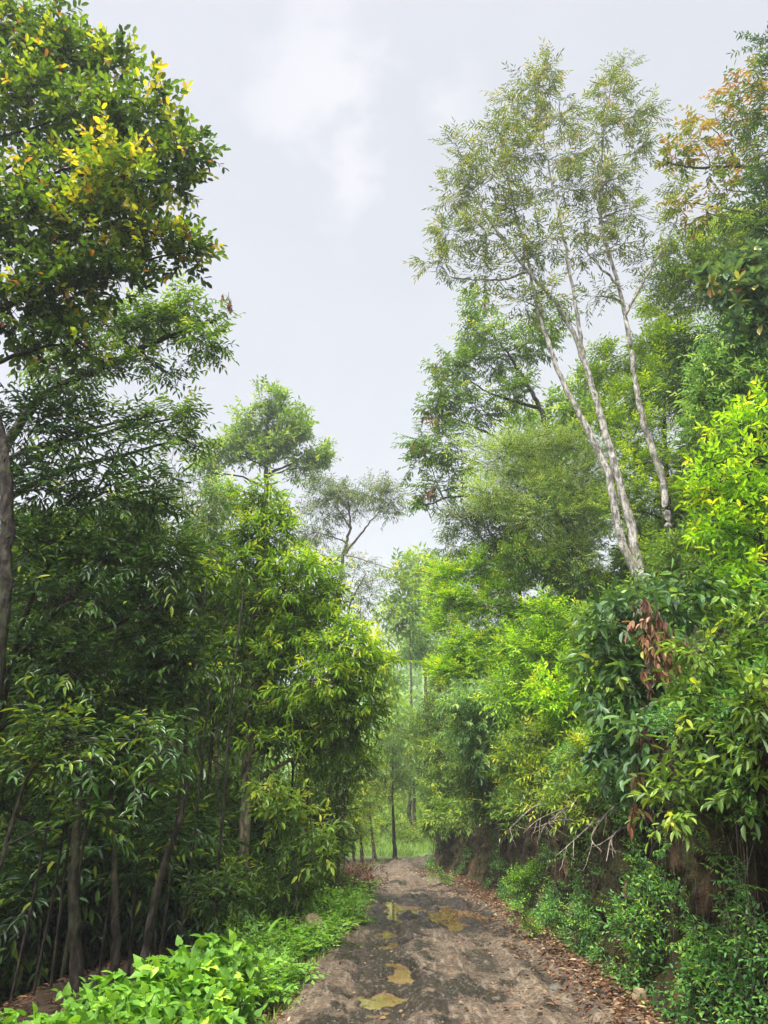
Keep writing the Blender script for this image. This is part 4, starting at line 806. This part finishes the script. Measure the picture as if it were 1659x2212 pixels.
ptree('slope_tree', 'shaded dark-leaved tree high on the slope behind the pale olive tree', 'tree', 15, 'dark',
  [(1600, 760, 60, 50), (1540, 760, 55, 50), (1640, 860, 50, 60), (1560, 900, 60, 55), (1490, 860, 50, 50), (1500, 760, 50, 40), (1640, 960, 50, 55), (1520, 980, 50, 50), (1640, 680, 50, 50)], trunk=[(1620, 1250), (1600, 1000), (1580, 800)], r0=.10, cover=2.0, bark='dark', lscale=1.2)
# dim slope cover so that no bare slope shows: individual shrubs
fl2 = 'dim leafy shrub on the steep slope beneath the trees'
SLOPE = 'shrubs covering the steep slope'
q1 = mshrub(5.6, 12.5, 1.0, 'midfine', -.15, 'slope_shrub', fl2, SLOPE); q2 = mshrub(5.2, 15.5, 1.0, 'bushmid', -.15, 'slope_shrub', fl2, SLOPE); q3 = mshrub(5.4, 20, 1.1, 'dark', .1, 'slope_shrub', fl2, SLOPE)
k = 0
for y in np.arange(6.5, 33, 2.3):
    for e_ in (1.9, 3.6, 5.8, 8.2):
        u, s = y+U0, e_+1.6
        x = float(np.interp(u, U, CLX)) + s + rng.uniform(-.5, .5); yy = y+rng.uniform(-.8, .8)
        if yy < 10.5+.3*e_: continue
        if yy < 16.6 and 4.6 < x*16/yy < 7.2: continue        # keeps the pale stems clear
        clone((q1, q2, q3)[k % 3], (x, yy, h1(x, yy)-.3), rng.random()*6.28, rng.uniform(.55, .85) if e_ < 3 else rng.uniform(.7, 1.1), fl2, SLOPE); k += 1

for y in np.arange(-1, 12, 1.7):
    for e_ in (2.2, 3.8, 5.6, 7.6, 9.6):
        x = 1.0+1.6+e_+rng.uniform(-.4, .4); yy = y+rng.uniform(-.5, .5)
        if x < .56*yy+2.1: continue
        clone((q1, q2, q3)[k % 3], (x, yy, h1(x, yy)-.3), rng.random()*6.28, rng.uniform(.7, 1.1), fl2, SLOPE); k += 1
def slope_cover():
    mb = MB(); n = 9000; y = rng.uniform(-2, 32, n); e_ = .8+rng.random(n)*10; x = np.interp(y+U0, U, CLX)+s_right(y+U0)+e_; z = H(x, y)
    add_sprays(mb, np.stack([x, y, z+.02], -1), nrm(rng.normal(0, .5, (n, 3))+[-.5, -.1, .7]), SP['low'], np.ones(n)*.5, -.1, 2.2)
    tag(mb.build('ground_cover', [LM['fern'], BK['twig']]), 'low leafy growth covering the steep slope', 'ground cover', None, 'stuff')
slope_cover()
# bank plants
ptree('leafy_bush', 'green bush of small leaves growing from the foot of the bank beside the strap-leaved plant', 'bush', 8.6, 'low',
  [(1390, 1940, 50, 40), (1440, 1900, 45, 35), (1370, 2000, 50, 40), (1430, 1990, 50, 45), (1470, 1960, 35, 40), (1410, 2060, 50, 35), (1450, 2080, 45, 35), (1350, 2010, 35, 30)], r0=.012, cover=1.2, bark='dark', kids='shrub', nsub=8, dt=.08)
ptree('leafy_bush', 'dark low bush at the lower right corner of the bank', 'bush', 7.2, 'low',
  [(1540, 2070, 50, 40), (1600, 2110, 50, 40), (1560, 2150, 50, 40), (1630, 2160, 45, 40), (1640, 2070, 40, 45), (1500, 2120, 40, 35), (1590, 2040, 45, 35)], r0=.012, cover=.8, bark='dark', kids='shrub', nsub=8)
ptree('leafy_bush', 'small bush of blue-green low leaves on the middle of the bank foot', 'bush', 15, 'palelow',
  [(1110, 1910, 35, 22), (1145, 1895, 35, 22), (1165, 1880, 28, 20), (1130, 1925, 30, 15)], r0=.012, cover=2.2, bark='dark', kids='shrub', nsub=8, lscale=.85)
ptree('leafy_bush', 'low green bush against the bank near the bend', 'bush', 22, 'palelow',
  [(938, 1884, 16, 9), (965, 1896, 20, 7)], r0=.012, cover=2.2, bark='dark', kids='shrub', nsub=7, lscale=1.0)
ptree('leafy_bush', 'small green tuft of leaves in the leaf litter before the bank', 'bush', 12.5, 'palelow',
  [(1120, 1975, 22, 14), (1140, 1990, 18, 12), (1150, 2012, 16, 9)], r0=.008, cover=1.8, bark='dark', kids='shrub', nsub=6, lscale=.8)
ptree('leafy_bush', 'broad-leaved small bush at the bank foot left of the ochre earth patch', 'bush', 11, 'low',
  [(1260, 2000, 30, 25), (1290, 2020, 28, 22), (1240, 1975, 22, 20), (1200, 1960, 25, 25), (1180, 1990, 20, 18)], r0=.01, cover=1.5, bark='dark', kids='shrub', nsub=7, dt=.1, lscale=.8)

def strap_plant(name, label, cat, base, n, ln, w, mat, group=None, tilt=.9):
    mb = MB(); base = np.asarray(base, float)
    for k in range(n):
        az = k*2.4+rng.random(); up = rng.uniform(.25, tilt); d = np.array([cos(az)*cos(up), sin(az)*cos(up), sin(up)]); l = ln*rng.uniform(.7, 1.1)
        o = base+Z3*(k/n)*ln*.7; sd = nrm(np.cross(d, Z3)); m = 7; V = []; F = []
        for i in range(m):
            f = i/(m-1); p = o+d*l*f-Z3*l*.75*f*f; ww = w*(.35+1.3*f)*(1-f**2.2)+.002
            V += [p+sd*ww, p-Z3*ww*.25, p-sd*ww]
            if i: b = 3*(i-1); F += [[b, b+1, b+4, b+3], [b+1, b+2, b+5, b+4]]
        mb.add(V, F, 0, float(np.clip(rng.normal(.55, .15), 0, 1)))
    root = empty(name, base); tag(root, label, cat, group)
    mb.build('foliage', LM[mat], root, base, True)
    ms = MB(); ms.tube([base-Z3*.1, base+Z3*ln*.35, base+Z3*ln*.7], [.016, .014, .008], 6); ms.build('stem', BK['twig'], root, base)
    return root
strap_plant('strap_leaf_plant', 'single plant with arching strap leaves growing out of the bank face', 'plant', at(1560, 1965, 8.1), 20, .42, .026, 'herb', tilt=1.1)
strap_plant('strap_leaf_plant', 'dark drooping strap-leaved plant just below the arching one on the bank', 'plant', at(1562, 2010, 8.0), 12, .24, .016, 'dark', tilt=.5)
strap_plant('strap_leaf_plant', 'lime strap leaves of a ginger-like plant reaching in at the right edge', 'plant', at(1680, 1540, 7.4), 14, .50, .035, 'lime', tilt=1.0)
strap_plant('shoot', 'upright pair of narrow bright shoots by the left roadside weeds', 'plant', np.r_[at(615, 2020, 12)[:2], h1(*at(615, 2020, 12)[:2])+.1], 5, .6, .03, 'herb', tilt=1.4)

# left roadside weeds
def herb_plant(x, y, hgt, r, spec, label, group, name='weed_plant', n=26, lscale=1.0, dt=0):
    g = h1(x, y); base = np.array([x, y, g]); mb = MB(); ms = MB(); sp = SP[spec]
    for k in range(max(3, n//5)):
        an = rng.random()*6.28; q = r*rng.random()**.6; tp = base+[cos(an)*q, sin(an)*q, hgt*rng.uniform(.7, 1.05)*(1-.25*q/r)]
        st = bez(base+[cos(an)*q*.3, sin(an)*q*.3, -.03], tp, .05, 6, .05); ms.tube(st, np.linspace(.006, .003, 6), 4)
        o = st[2:]+rng.normal(0, .02, (4, 3)); d = nrm(rng.normal(0, 1, (4, 3))*[1, 1, .3]+[0, -.35, .35])
        add_sprays(mb, o, d, sp, np.ones(4)*.6, dt+rng.normal(0, .04), lscale)
    root = empty(name, base); tag(root, label, 'weed', group)
    mb.build('foliage', [LM[sp['mat']], BK['twig']], root, base); ms.build('stem', LM['fern'], root, base)
    return root
HERB = 'heart-leaved weeds at the left roadside'
hl = 'bright heart-leaved weed in the patch at the lower left roadside'
hp = [herb_plant(-1.55-.1*i, 7.3+.1*i, .62, .30, 'herb', hl, HERB, n=60, dt=-.2) for i in range(3)]
k = 0
for y in np.arange(6.3, 8.5, .30):
    for x in np.arange(-3.0, -1.30, .27):
        xx, yy = x+rng.uniform(-.14, .14), y+rng.uniform(-.14, .14)
        if xx < -1.9-(8.3-yy)*.55: continue
        if yy > 7.7 and xx < -1.75: continue
        if rng.random() < .10: continue
        s_ = rng.uniform(.75, 1.15)*(1.1 if -2.2 < xx < -1.35 and yy > 7 else .85)
        clone(hp[k % 3], (xx, yy, h1(xx, yy)), rng.uniform(-.6, .6), s_, hl, HERB); k += 1
LOWW = 'low leafy weeds along the left road edge'
ll = 'low small-leaved weed along the left road edge'
lp_ = [herb_plant(-1.3, 9.2+i*.2, .28, .28, 'palelow', ll, LOWW, n=60, lscale=1.0, dt=.12) for i in range(3)]
k = 0
for y in np.arange(8.3, 19.5, .42):
    u = y+U0; xe = float(np.interp(u, U, CLX))-float(s_left(u))
    for j in range(6):
        xx, yy = xe-.22-rng.random()**1.3*1.3, y+rng.uniform(-.2, .2)
        if rng.random() < (.72 if y < 11 else .35): continue
        clone(lp_[k % 3], (xx, yy, h1(xx, yy)), rng.random()*6.28, rng.uniform(.7, 1.5), ll, LOWW); k += 1

# dry brush heap
mb = MB(); c0 = at(755, 1915, 20.5); c0[2] = h1(c0[0], c0[1])
for k in range(260):
    a = c0+rng.normal(0, 1, 3)*[.32, .7, 0]+[0, 0, rng.random()*.15]; d = nrm(rng.normal(0, 1, 3)*[1, 1, .7])
    d[2] = abs(d[2]); mb.tube(bez(a, a+d*rng.uniform(.4, 1.1), rng.uniform(-.1, .35), 5), np.linspace(.010, .004, 5), 3)
root = empty('brush_heap', c0); tag(root, 'heap of dry brown brush at the left road edge before the bend', 'brush heap')
tag(mb.build('dry_branch', BK['root'], root, c0), kind='stuff')
mb = MB(); n = 500; o = c0+rng.normal(0, 1, (n, 3))*[.32, .7, .0]+np.c_[np.zeros(n), np.zeros(n), rng.random(n)*.55]
add_sprays(mb, o, nrm(rng.normal(0, 1, (n, 3))), dict(SP['deadhang'], dr=.5, len=.11), None, -.2, 1); mb.build('dry_foliage', [LM['dead'], BK['twig']], root, c0)

# small ferns on the cut bank
for k, (px, py) in enumerate([(1300, 1890), (1230, 1850), (1400, 1860), (1470, 1930), (1530, 1850), (1600, 1900), (1180, 1850), (1500, 2030), (1340, 1960), (1620, 2010), (1280, 1810), (1440, 1830)]):
    Yb = surf(px, py); p = at(px, py, Yb-.05); mb = MB(); n = 9; d = nrm(rng.normal(0, .6, (n, 3))+[-.7, -.3, .45])
    add_sprays(mb, np.repeat(p[None], n, 0)+rng.normal(0, .02, (n, 3)), d, dict(SP['pinnate'], mat='fern', dr=.45), None, .1, .42)
    root = empty('bank_fern', p); tag(root, 'small fern growing out of the cut earth bank', 'fern', 'small ferns on the cut bank')
    mb.build('frond', [LM['fern'], BK['twig']], root, p)
# stones, sticks, roots
def stone(label, p, r, col, name='stone', group=None):
    V = nrm(rng.normal(0, 1, (1, 3))); k = 16
    th, ph = np.meshgrid(np.linspace(0, pi, 12), np.arange(k)*2*pi/k, indexing='ij')
    d = np.stack([np.sin(th)*np.cos(ph), np.sin(th)*np.sin(ph), np.cos(th)], -1)
    ax = nrm(rng.normal(0, 1, (7, 3))); q = rng.uniform(.65, .95, 7)
    rad = np.ones(d.shape[:2])
    for a_, b_ in zip(ax, q):
        dt_ = d@a_; rad = np.where(dt_ > 0, np.minimum(rad, b_/np.maximum(dt_, .01)), rad)
    rad = rad*(1+.22*(vn(d[..., 0]*2.7+p[0]*9, d[..., 1]*2.7+d[..., 2]*3, 3)-.5))
    v = d*rad[..., None]*np.asarray(r)
    i = np.arange(11)[:, None]*k; j = np.arange(k)[None]; F = np.stack([i+j, i+k+j, i+k+(j+1) % k, i+(j+1) % k], -1).reshape(-1, 4)
    mb = MB(); mb.add(v.reshape(-1, 3), F); o = mb.build(name, col); o.location = p
    tag(o, label, 'stone', group); return o
m_st, t, o = newmat('field_stone'); n = noise(t, 9, 6, gpos(t)); principled(t, o, ramp(t, n, [(.3, (.10, .075, .045)), (.5, (.26, .19, .11)), (.7, (.40, .31, .19))]), .9, .3, n, .6, .02)
m_sd, t, o = newmat('dark_stone'); n = noise(t, 9, 6, gpos(t)); principled(t, o, ramp(t, n, [(.3, (.03, .028, .022)), (.5, (.07, .065, .045)), (.7, (.13, .12, .08))]), .7, .4, n, .6, .02)
def onroad(px, py, Y):
    p = at(px, py, Y); return p
stone('tan boulder half covered by weeds at the left road edge', (-1.05, 12.6, .14), (.24, .2, .22), m_st)
stone('dark stone lying in the right-hand rut', (1.80, 9.35, -.02), (.13, .10, .08), m_sd)
stone('orange-tan stone standing in the leaf litter at the bank foot', (2.42, 8.45, .06), (.075, .06, .12), m_st)
stone('buff stone set in the weeds beside the big heart leaves', (-1.35, 8.6, .30), (.12, .10, .09), m_st)
for k, (px, py, Y) in enumerate([(1600, 1960, 7.8), (1560, 2060, 7.7), (1480, 2050, 8.2), (1625, 1890, 7.9), (1640, 2020, 7.5)]):
    stone('pale stone sticking out of the bank face among the weeds', at(px, py, Y), (.07, .06, .08), m_st, 'bank_stone', 'pale stones in the bank face')
for k in range(42):
    y = rng.uniform(7, 20); x = rng.uniform(-.6, 2.5)
    stone('small pebble lying on the muddy road', (x, y, .008), rng.uniform(.010, .028)*np.array([1, 1.2, .7]), m_st if k % 3 else m_sd, 'pebble', 'pebbles on the muddy road')
for px, py, Y, px2, py2, dz in [(1560, 1720, 8.2, 1510, 1790, 0), (1545, 1745, 8.2, 1600, 1800, 0), (1330, 1740, 9.2, 1300, 1840, 0), (1345, 1790, 9.1, 1310, 1860, 0), (1150, 1745, 13, 1100, 1790, 0), (1210, 1750, 11.5, 1130, 1800, 0), (1240, 1770, 11.2, 1160, 1820, 0), (1290, 1770, 10.4, 1200, 1850, 0), (1445, 1770, 8.8, 1470, 1900, 0), (1270, 1720, 11, 1190, 1770, 0), (1600, 1790, 7.8, 1640, 1850, 0), (1380, 1720, 9, 1450, 1800, 0)]:
    a, b = at(px, py, Y), at(px2, py2, Y-.25); mb = MB(); p = spline([a+[.25, .1, .05], a, (a+b)/2+rng.normal(0, .08, 3), b], 6); mb.tube(p, np.linspace(.017, .004, len(p)), 6, 0, .5, .5)
    for q in range(6):
        i = int(rng.integers(3, len(p)-1)); mb.tube(bez(p[i], p[i]+rng.normal(0, .18, 3)-[0.05, .05, .15], -.1, 5), np.linspace(.007, .002, 5), 4)
    tag(mb.build('exposed_root', BK['root'], smooth_sh=True), 'pale tree root hanging bare from the cut bank', 'root', 'bare roots in the cut bank')
for px, py, Y, px2, py2, lab in [(1490, 1500, 8.4, 1375, 1535, 'bare pale branch jutting from the dead-leaved shrub'), (1180, 1490, 17, 1050, 1470, 'thin bare branch across the lime-green tree'), (1250, 1560, 15, 1120, 1620, 'long bare branch slanting above the bank shrubs'), (505, 2120, 9.2, 522, 2060, 'dry stick standing upright in the roadside weeds'), (745, 1200, 26, 860, 1235, 'long bare bough arching right across the sky notch')]:
    a, b = at(px, py, Y), at(px2, py2, Y-.3); mb = MB(); p = bez(a, b, .06, 9); r = .5*mpp(px, py, Y)*3.2; mb.tube(p, np.linspace(r, r*.35, len(p)), 6)
    tag(mb.build('bare_branch', BK['root'], smooth_sh=True), lab, 'branch')
for k in range(16):
    y = rng.uniform(7.2, 15); x = rng.uniform(-.5, 2.5); an = rng.random()*3.14; l = rng.uniform(.12, .35); mb = MB()
    p = bez((x, y, .012), (x+cos(an)*l, y+sin(an)*l*.8, .014), .05, 6, .2); mb.tube(p, np.linspace(.007, .003, 6), 5)
    tag(mb.build('fallen_twig', BK['twig']), 'small fallen twig lying on the muddy road', 'twig', 'fallen twigs on the road')

# leaf litter
def litter(name, n, fx, zf, ln=(.05, .10), t=(.5, .22), kind='lens', matn='litter'):
    x, y = fx(n); z = zf(x, y); mb = MB(); n = len(x)
    az = rng.random(n)*6.28; L = nrm(np.stack([np.cos(az), np.sin(az), rng.normal(0, .22, n)], -1))
    n0 = np.stack([rng.normal(0, .35, n), rng.normal(0, .35, n), np.ones(n)], -1); Nn = nrm(n0-(n0*L).sum(-1, keepdims=True)*L)
    mb.leaves(np.stack([x, y, z+.012+rng.random(n)*.02], -1), L, Nn, rng.uniform(*ln, n), rng.uniform(.3, .5, n), np.clip(rng.normal(*t, n), 0, 1), kind)
    tag(mb.build(name, LM[matn]), kind='stuff', label='dry brown fallen leaves', cat='leaf litter')
def rz(x, y):
    u, s = us(x, y); return np.maximum(road_z(x, y, u, s)[0], -.015)
def fx1(n):
    y = 6.3+rng.random(n)**1.2*22; u = y+U0; c = np.interp(u, U, CLX); sr = s_right(u); a = sr-.1-np.abs(rng.normal(0, .38, n)); a += .2*rng.random(n); return c+a, y
litter('leaf_litter', 9000, fx1, rz, (.045, .10), (.45, .25))
def fx2(n):
    y = rng.uniform(6.3, 22, n); x = rng.uniform(-.7, 2.4, n); k = rng.random(n) < smooth(-.4, 2.2, x)*.6+.06; return x[k], y[k]
litter('leaf_litter', 2400, fx2, rz, (.035, .08), (.42, .22))
def fx3(n):
    y = rng.uniform(6.2, 22, n); u = y+U0; x = np.interp(u, U, CLX)-s_left(u)+.25-np.abs(rng.normal(0, .35, n)); return x, y
litter('leaf_litter', 6000, fx3, lambda x, y: np.maximum(H(x, y), -.1)+.05, (.04, .09), (.62, .2))
def fx4(n):
    y = rng.uniform(6, 20, n); x = -1.4-rng.random(n)*6; return x, y
litter('leaf_litter', 6000, fx4, H, (.06, .12), (.3, .2))
def rootlets():
    mb = MB(); n = 2000; y = 6+24*rng.random(n)**1.2; u = y+U0; hk = bank_h(u); z1 = hk*rng.uniform(.35, 1.05, n); l = rng.uniform(.12, .6, n)
    s = s_right(u)+.02+rng.normal(0, .06, n); cx = np.interp(u, U, CLX)
    a = np.stack([cx+s, np.interp(u, U, CLY)-np.interp(u, U, TX)*0, z1], -1); b = a+np.stack([rng.normal(-.06, .08, n), rng.normal(0, .12, n), -l], -1)
    mb.twigs(a, b, .0022, .0012, 0, .05); tag(mb.build('hanging_rootlets', BK['twig']), 'fine rootlets hanging over the cut earth bank', 'rootlets', None, 'stuff')
rootlets()
def gravel():
    mb = MB(); n = 7000; y = 6.4+16*rng.random(n)**1.4; x = rng.uniform(-.9, 2.5, n); k = fbm(x*1.5, y*1.5, 5, 3) > .45; x, y = x[k], y[k]; n = len(x)
    u, s = us(x, y); z = road_z(x, y, u, s)[0]; k = z > -.012; x, y, z = x[k], y[k], z[k]; n = len(x)
    T = np.array([[1, 0, 0], [-.5, .87, 0], [-.5, -.87, 0], [.1, .1, .8], [0, 0, -.6]]); F = np.array([[0, 1, 3], [1, 2, 3], [2, 0, 3], [1, 0, 4], [2, 1, 4], [0, 2, 4]])
    r = rng.uniform(.004, .013, n)*(1+.5*rng.random(n)); an = rng.random(n)*6.28; c, q = np.cos(an), np.sin(an)
    V = np.stack([T[:, 0]*c[:, None]-T[:, 1]*q[:, None], T[:, 0]*q[:, None]+T[:, 1]*c[:, None], np.broadcast_to(T[:, 2], (n, 5))], -1)*r[:, None, None]+np.stack([x, y, z+.002], -1)[:, None]
    mb.add(V.reshape(-1, 3), (np.arange(n)[:, None, None]*5+F).reshape(-1, 3)); tag(mb.build('gravel', m_sd), 'loose grit and clods on the muddy road', 'gravel', None, 'stuff')
gravel()
# small herbs over the bank
def bank_cover():
    mb = MB(); n = 22000; y = 6+27*rng.random(n)**1.15; u = y+U0; e_ = rng.uniform(-.15, 2.2, n); s = s_right(u)+.02+np.minimum(e_, .12)+np.clip(e_-.9, 0, 2)
    hk = bank_h(u)/2.5; z = np.where(e_ < .9, (e_+.15)/1.05*2.5*hk, 2.5*hk+(e_-.9)*.7)
    keep = fbm(y*1.1, z*1.4, 77, 3) > np.where(z < .75, .47, np.where(z > 2.0*hk, .36, .54)) + .07*smooth(9, 12, y)*(z > .3) + .13*smooth(14, 20, y); u, s, z, y = u[keep], s[keep], z[keep], y[keep]
    cx = np.interp(u, U, CLX); ty = np.interp(u, U, TY); tx = np.interp(u, U, TX); o = np.stack([cx+ty*s-.03, np.interp(u, U, CLY)-tx*s, z], -1); n = len(o)
    add_sprays(mb, o, nrm(rng.normal(0, .5, (n, 3))+[-.9, -.2, .35]), SP['low'], np.ones(n)*.5, -.05, .9)
    tag(mb.build('ground_cover', [LM['fern'], BK['twig']]), 'low leafy herbs clinging to the earth bank', 'ground cover', None, 'stuff')
bank_cover()
# grass beyond the bend and on the left verge
def grass(name, n, fx, ln, label):
    x, y = fx(n); z = H(x, y); mb = MB(); n = len(x); o = np.stack([x, y, z], -1)
    for q in range(5):
        L = nrm(rng.normal(0, .35, (n, 3))+[0, 0, 1.]); n0 = rng.normal(0, 1, (n, 3)); Nn = nrm(n0-(n0*L).sum(-1, keepdims=True)*L)
        mb.leaves(o+rng.normal(0, .06, (n, 3))*[1, 1, 0], L, Nn, rng.uniform(*ln, n), np.full(n, .10+.05*(ln[1] > .5)), np.clip(rng.normal(.5, .22, n), 0, 1), 'rhomb')
    tag(mb.build(name, LM['grass']), label, 'grass', None, 'stuff')
def gfx(n):
    y = 36+rng.random(n)**1.3*40; x = rng.uniform(-9, 14, n)*(y/40); u, s = us(x, y); k = (s < -s_left(u)-.1); return x[k], y[k]
grass('grass', 15000, gfx, (.18, .5), 'tall light green grass on the slope beyond the bend')
def gfx2(n):
    y = rng.uniform(6.3, 32, n); u = y+U0; x = np.interp(u, U, CLX)-s_left(u)-.12-np.abs(rng.normal(0, .5, n)); return x, y
grass('grass', 900, gfx2, (.07, .2), 'short verge grass along the left side of the road')
# bushes on the grassy slope
BUSH = 'bushes on the grassy slope beyond the bend'; bl = 'round green bush on the grassy slope beyond the bend'
b1 = mshrub(2.2, 46, 1.0, 'bushmid', .15, 'field_bush', bl, BUSH, 1.7, 1.6); b2 = mshrub(-1.0, 50, 1.3, 'midfine', .1, 'field_bush', bl, BUSH, 1.7, 1.7)
for k, (x, y, s_) in enumerate([(3.6, 50, 1.1), (.6, 55, 1.2), (4.5, 57, 1.5), (-3.5, 47, 1.2), (-2, 58, 1.6), (2.4, 63, 1.7), (-5, 56, 1.6), (6.5, 62, 1.6), (-6.5, 44, 1.3), (1.0, 41, .6), (2.6, 40, .5), (-1.5, 43, .8), (.2, 46, .9), (3.4, 44, .7), (-3, 51, 1.2), (1.6, 52, 1.0), (-.6, 39, .45), (-2.6, 40, .6)]):
    clone((b1, b2)[k % 2], (x, y, h1(x, y)-.15), rng.random()*6, s_, bl, BUSH)
# paling fence far off
root = empty('paling_fence', (1.9, 61, h1(1.9, 61))); tag(root, 'weathered grey paling fence at the top of the grassy slope', 'fence')
mb = MB(); mr = MB()
for k in range(24):
    x = .4+k*.16; g = h1(x, 61); w = .06; hh = 1.15+rng.uniform(-.1, .1); y = 61
    V = [(x-w, y, g-.1), (x+w, y, g-.1), (x+w, y+.02, g-.1), (x-w, y+.02, g-.1), (x-w, y, g+hh), (x+w, y, g+hh), (x+w, y+.02, g+hh), (x-w, y+.02, g+hh)]
    mb.add(V, [[0, 1, 5, 4], [1, 2, 6, 5], [2, 3, 7, 6], [3, 0, 4, 7], [4, 5, 6, 7]])
mr.tube([(.3, 61.06, h1(.3, 61)+.8), (4.2, 61.06, h1(4.2, 61)+.8)], [.04, .04], 6)
mb.build('paling', BK['root'], root, root.location); mr.build('rail', BK['root'], root, root.location)

# hillside wood far off
def hillside():
    mb = MB(); pts = []
    while len(pts) < 900:
        y = rng.uniform(72, 330); x = rng.uniform(-.34, .34)*y+.06*y
        pts.append((x, y))
    pts = np.array(pts); z = H(pts[:, 0], pts[:, 1]); n = 70
    for (x, y), g in zip(pts, z):
        hgt = rng.uniform(5, 10); r = hgt*.33; c = np.array([x, y, g+hgt*.6])
        mb.tube([(x, y, g-.3), (x, y, g+hgt*.5)], [.18, .1], 4, 1)
        d = nrm(rng.normal(0, 1, (n, 3))); o = c+d*rng.random((n, 1))**.4*[r, r, hgt*.45]
        L = nrm(d+rng.normal(0, .5, (n, 3))); n0 = rng.normal(0, .5, (n, 3))+[0, -.3, .8]; Nn = nrm(n0-(n0*L).sum(-1, keepdims=True)*L)
        mb.leaves(o-L*.4, L, Nn, rng.uniform(.8, 1.5, n)*hgt/8, np.full(n, .6), np.clip(rng.normal(.5, .18, n)+rng.normal(0, .12), 0, 1), 'rhomb')
    tag(mb.build('hillside_woods', [LM['far'], BK['brown']]), 'misty wooded hillside beyond the bend', 'woods', None, 'stuff')
hillside()

# ------------------------------------------------------------------ misty air
def haze(dens):
    x0, x1, y0, y1, z0, z1 = -265, 265, -65, 405, -28, 112
    zs = []
    V = [(x, y, z) for z in (z0, z1) for y in (y0, y1) for x in (x0, x1)]
    mb = MB(); mb.add(V, [[0, 2, 3, 1], [4, 5, 7, 6], [0, 1, 5, 4], [2, 6, 7, 3], [0, 4, 6, 2], [1, 3, 7, 5]])
    m, t, o = newmat('misty_air'); p = t.nodes.new('ShaderNodeVolumePrincipled'); p.inputs['Color'].default_value = (.93, .95, 1, 1); p.inputs['Density'].default_value = dens; p.inputs['Anisotropy'].default_value = .2
    t.links.new(p.outputs[0], o.inputs['Volume'])
    ob = mb.build('haze', m); tag(ob, kind='stuff')
haze(.0014)
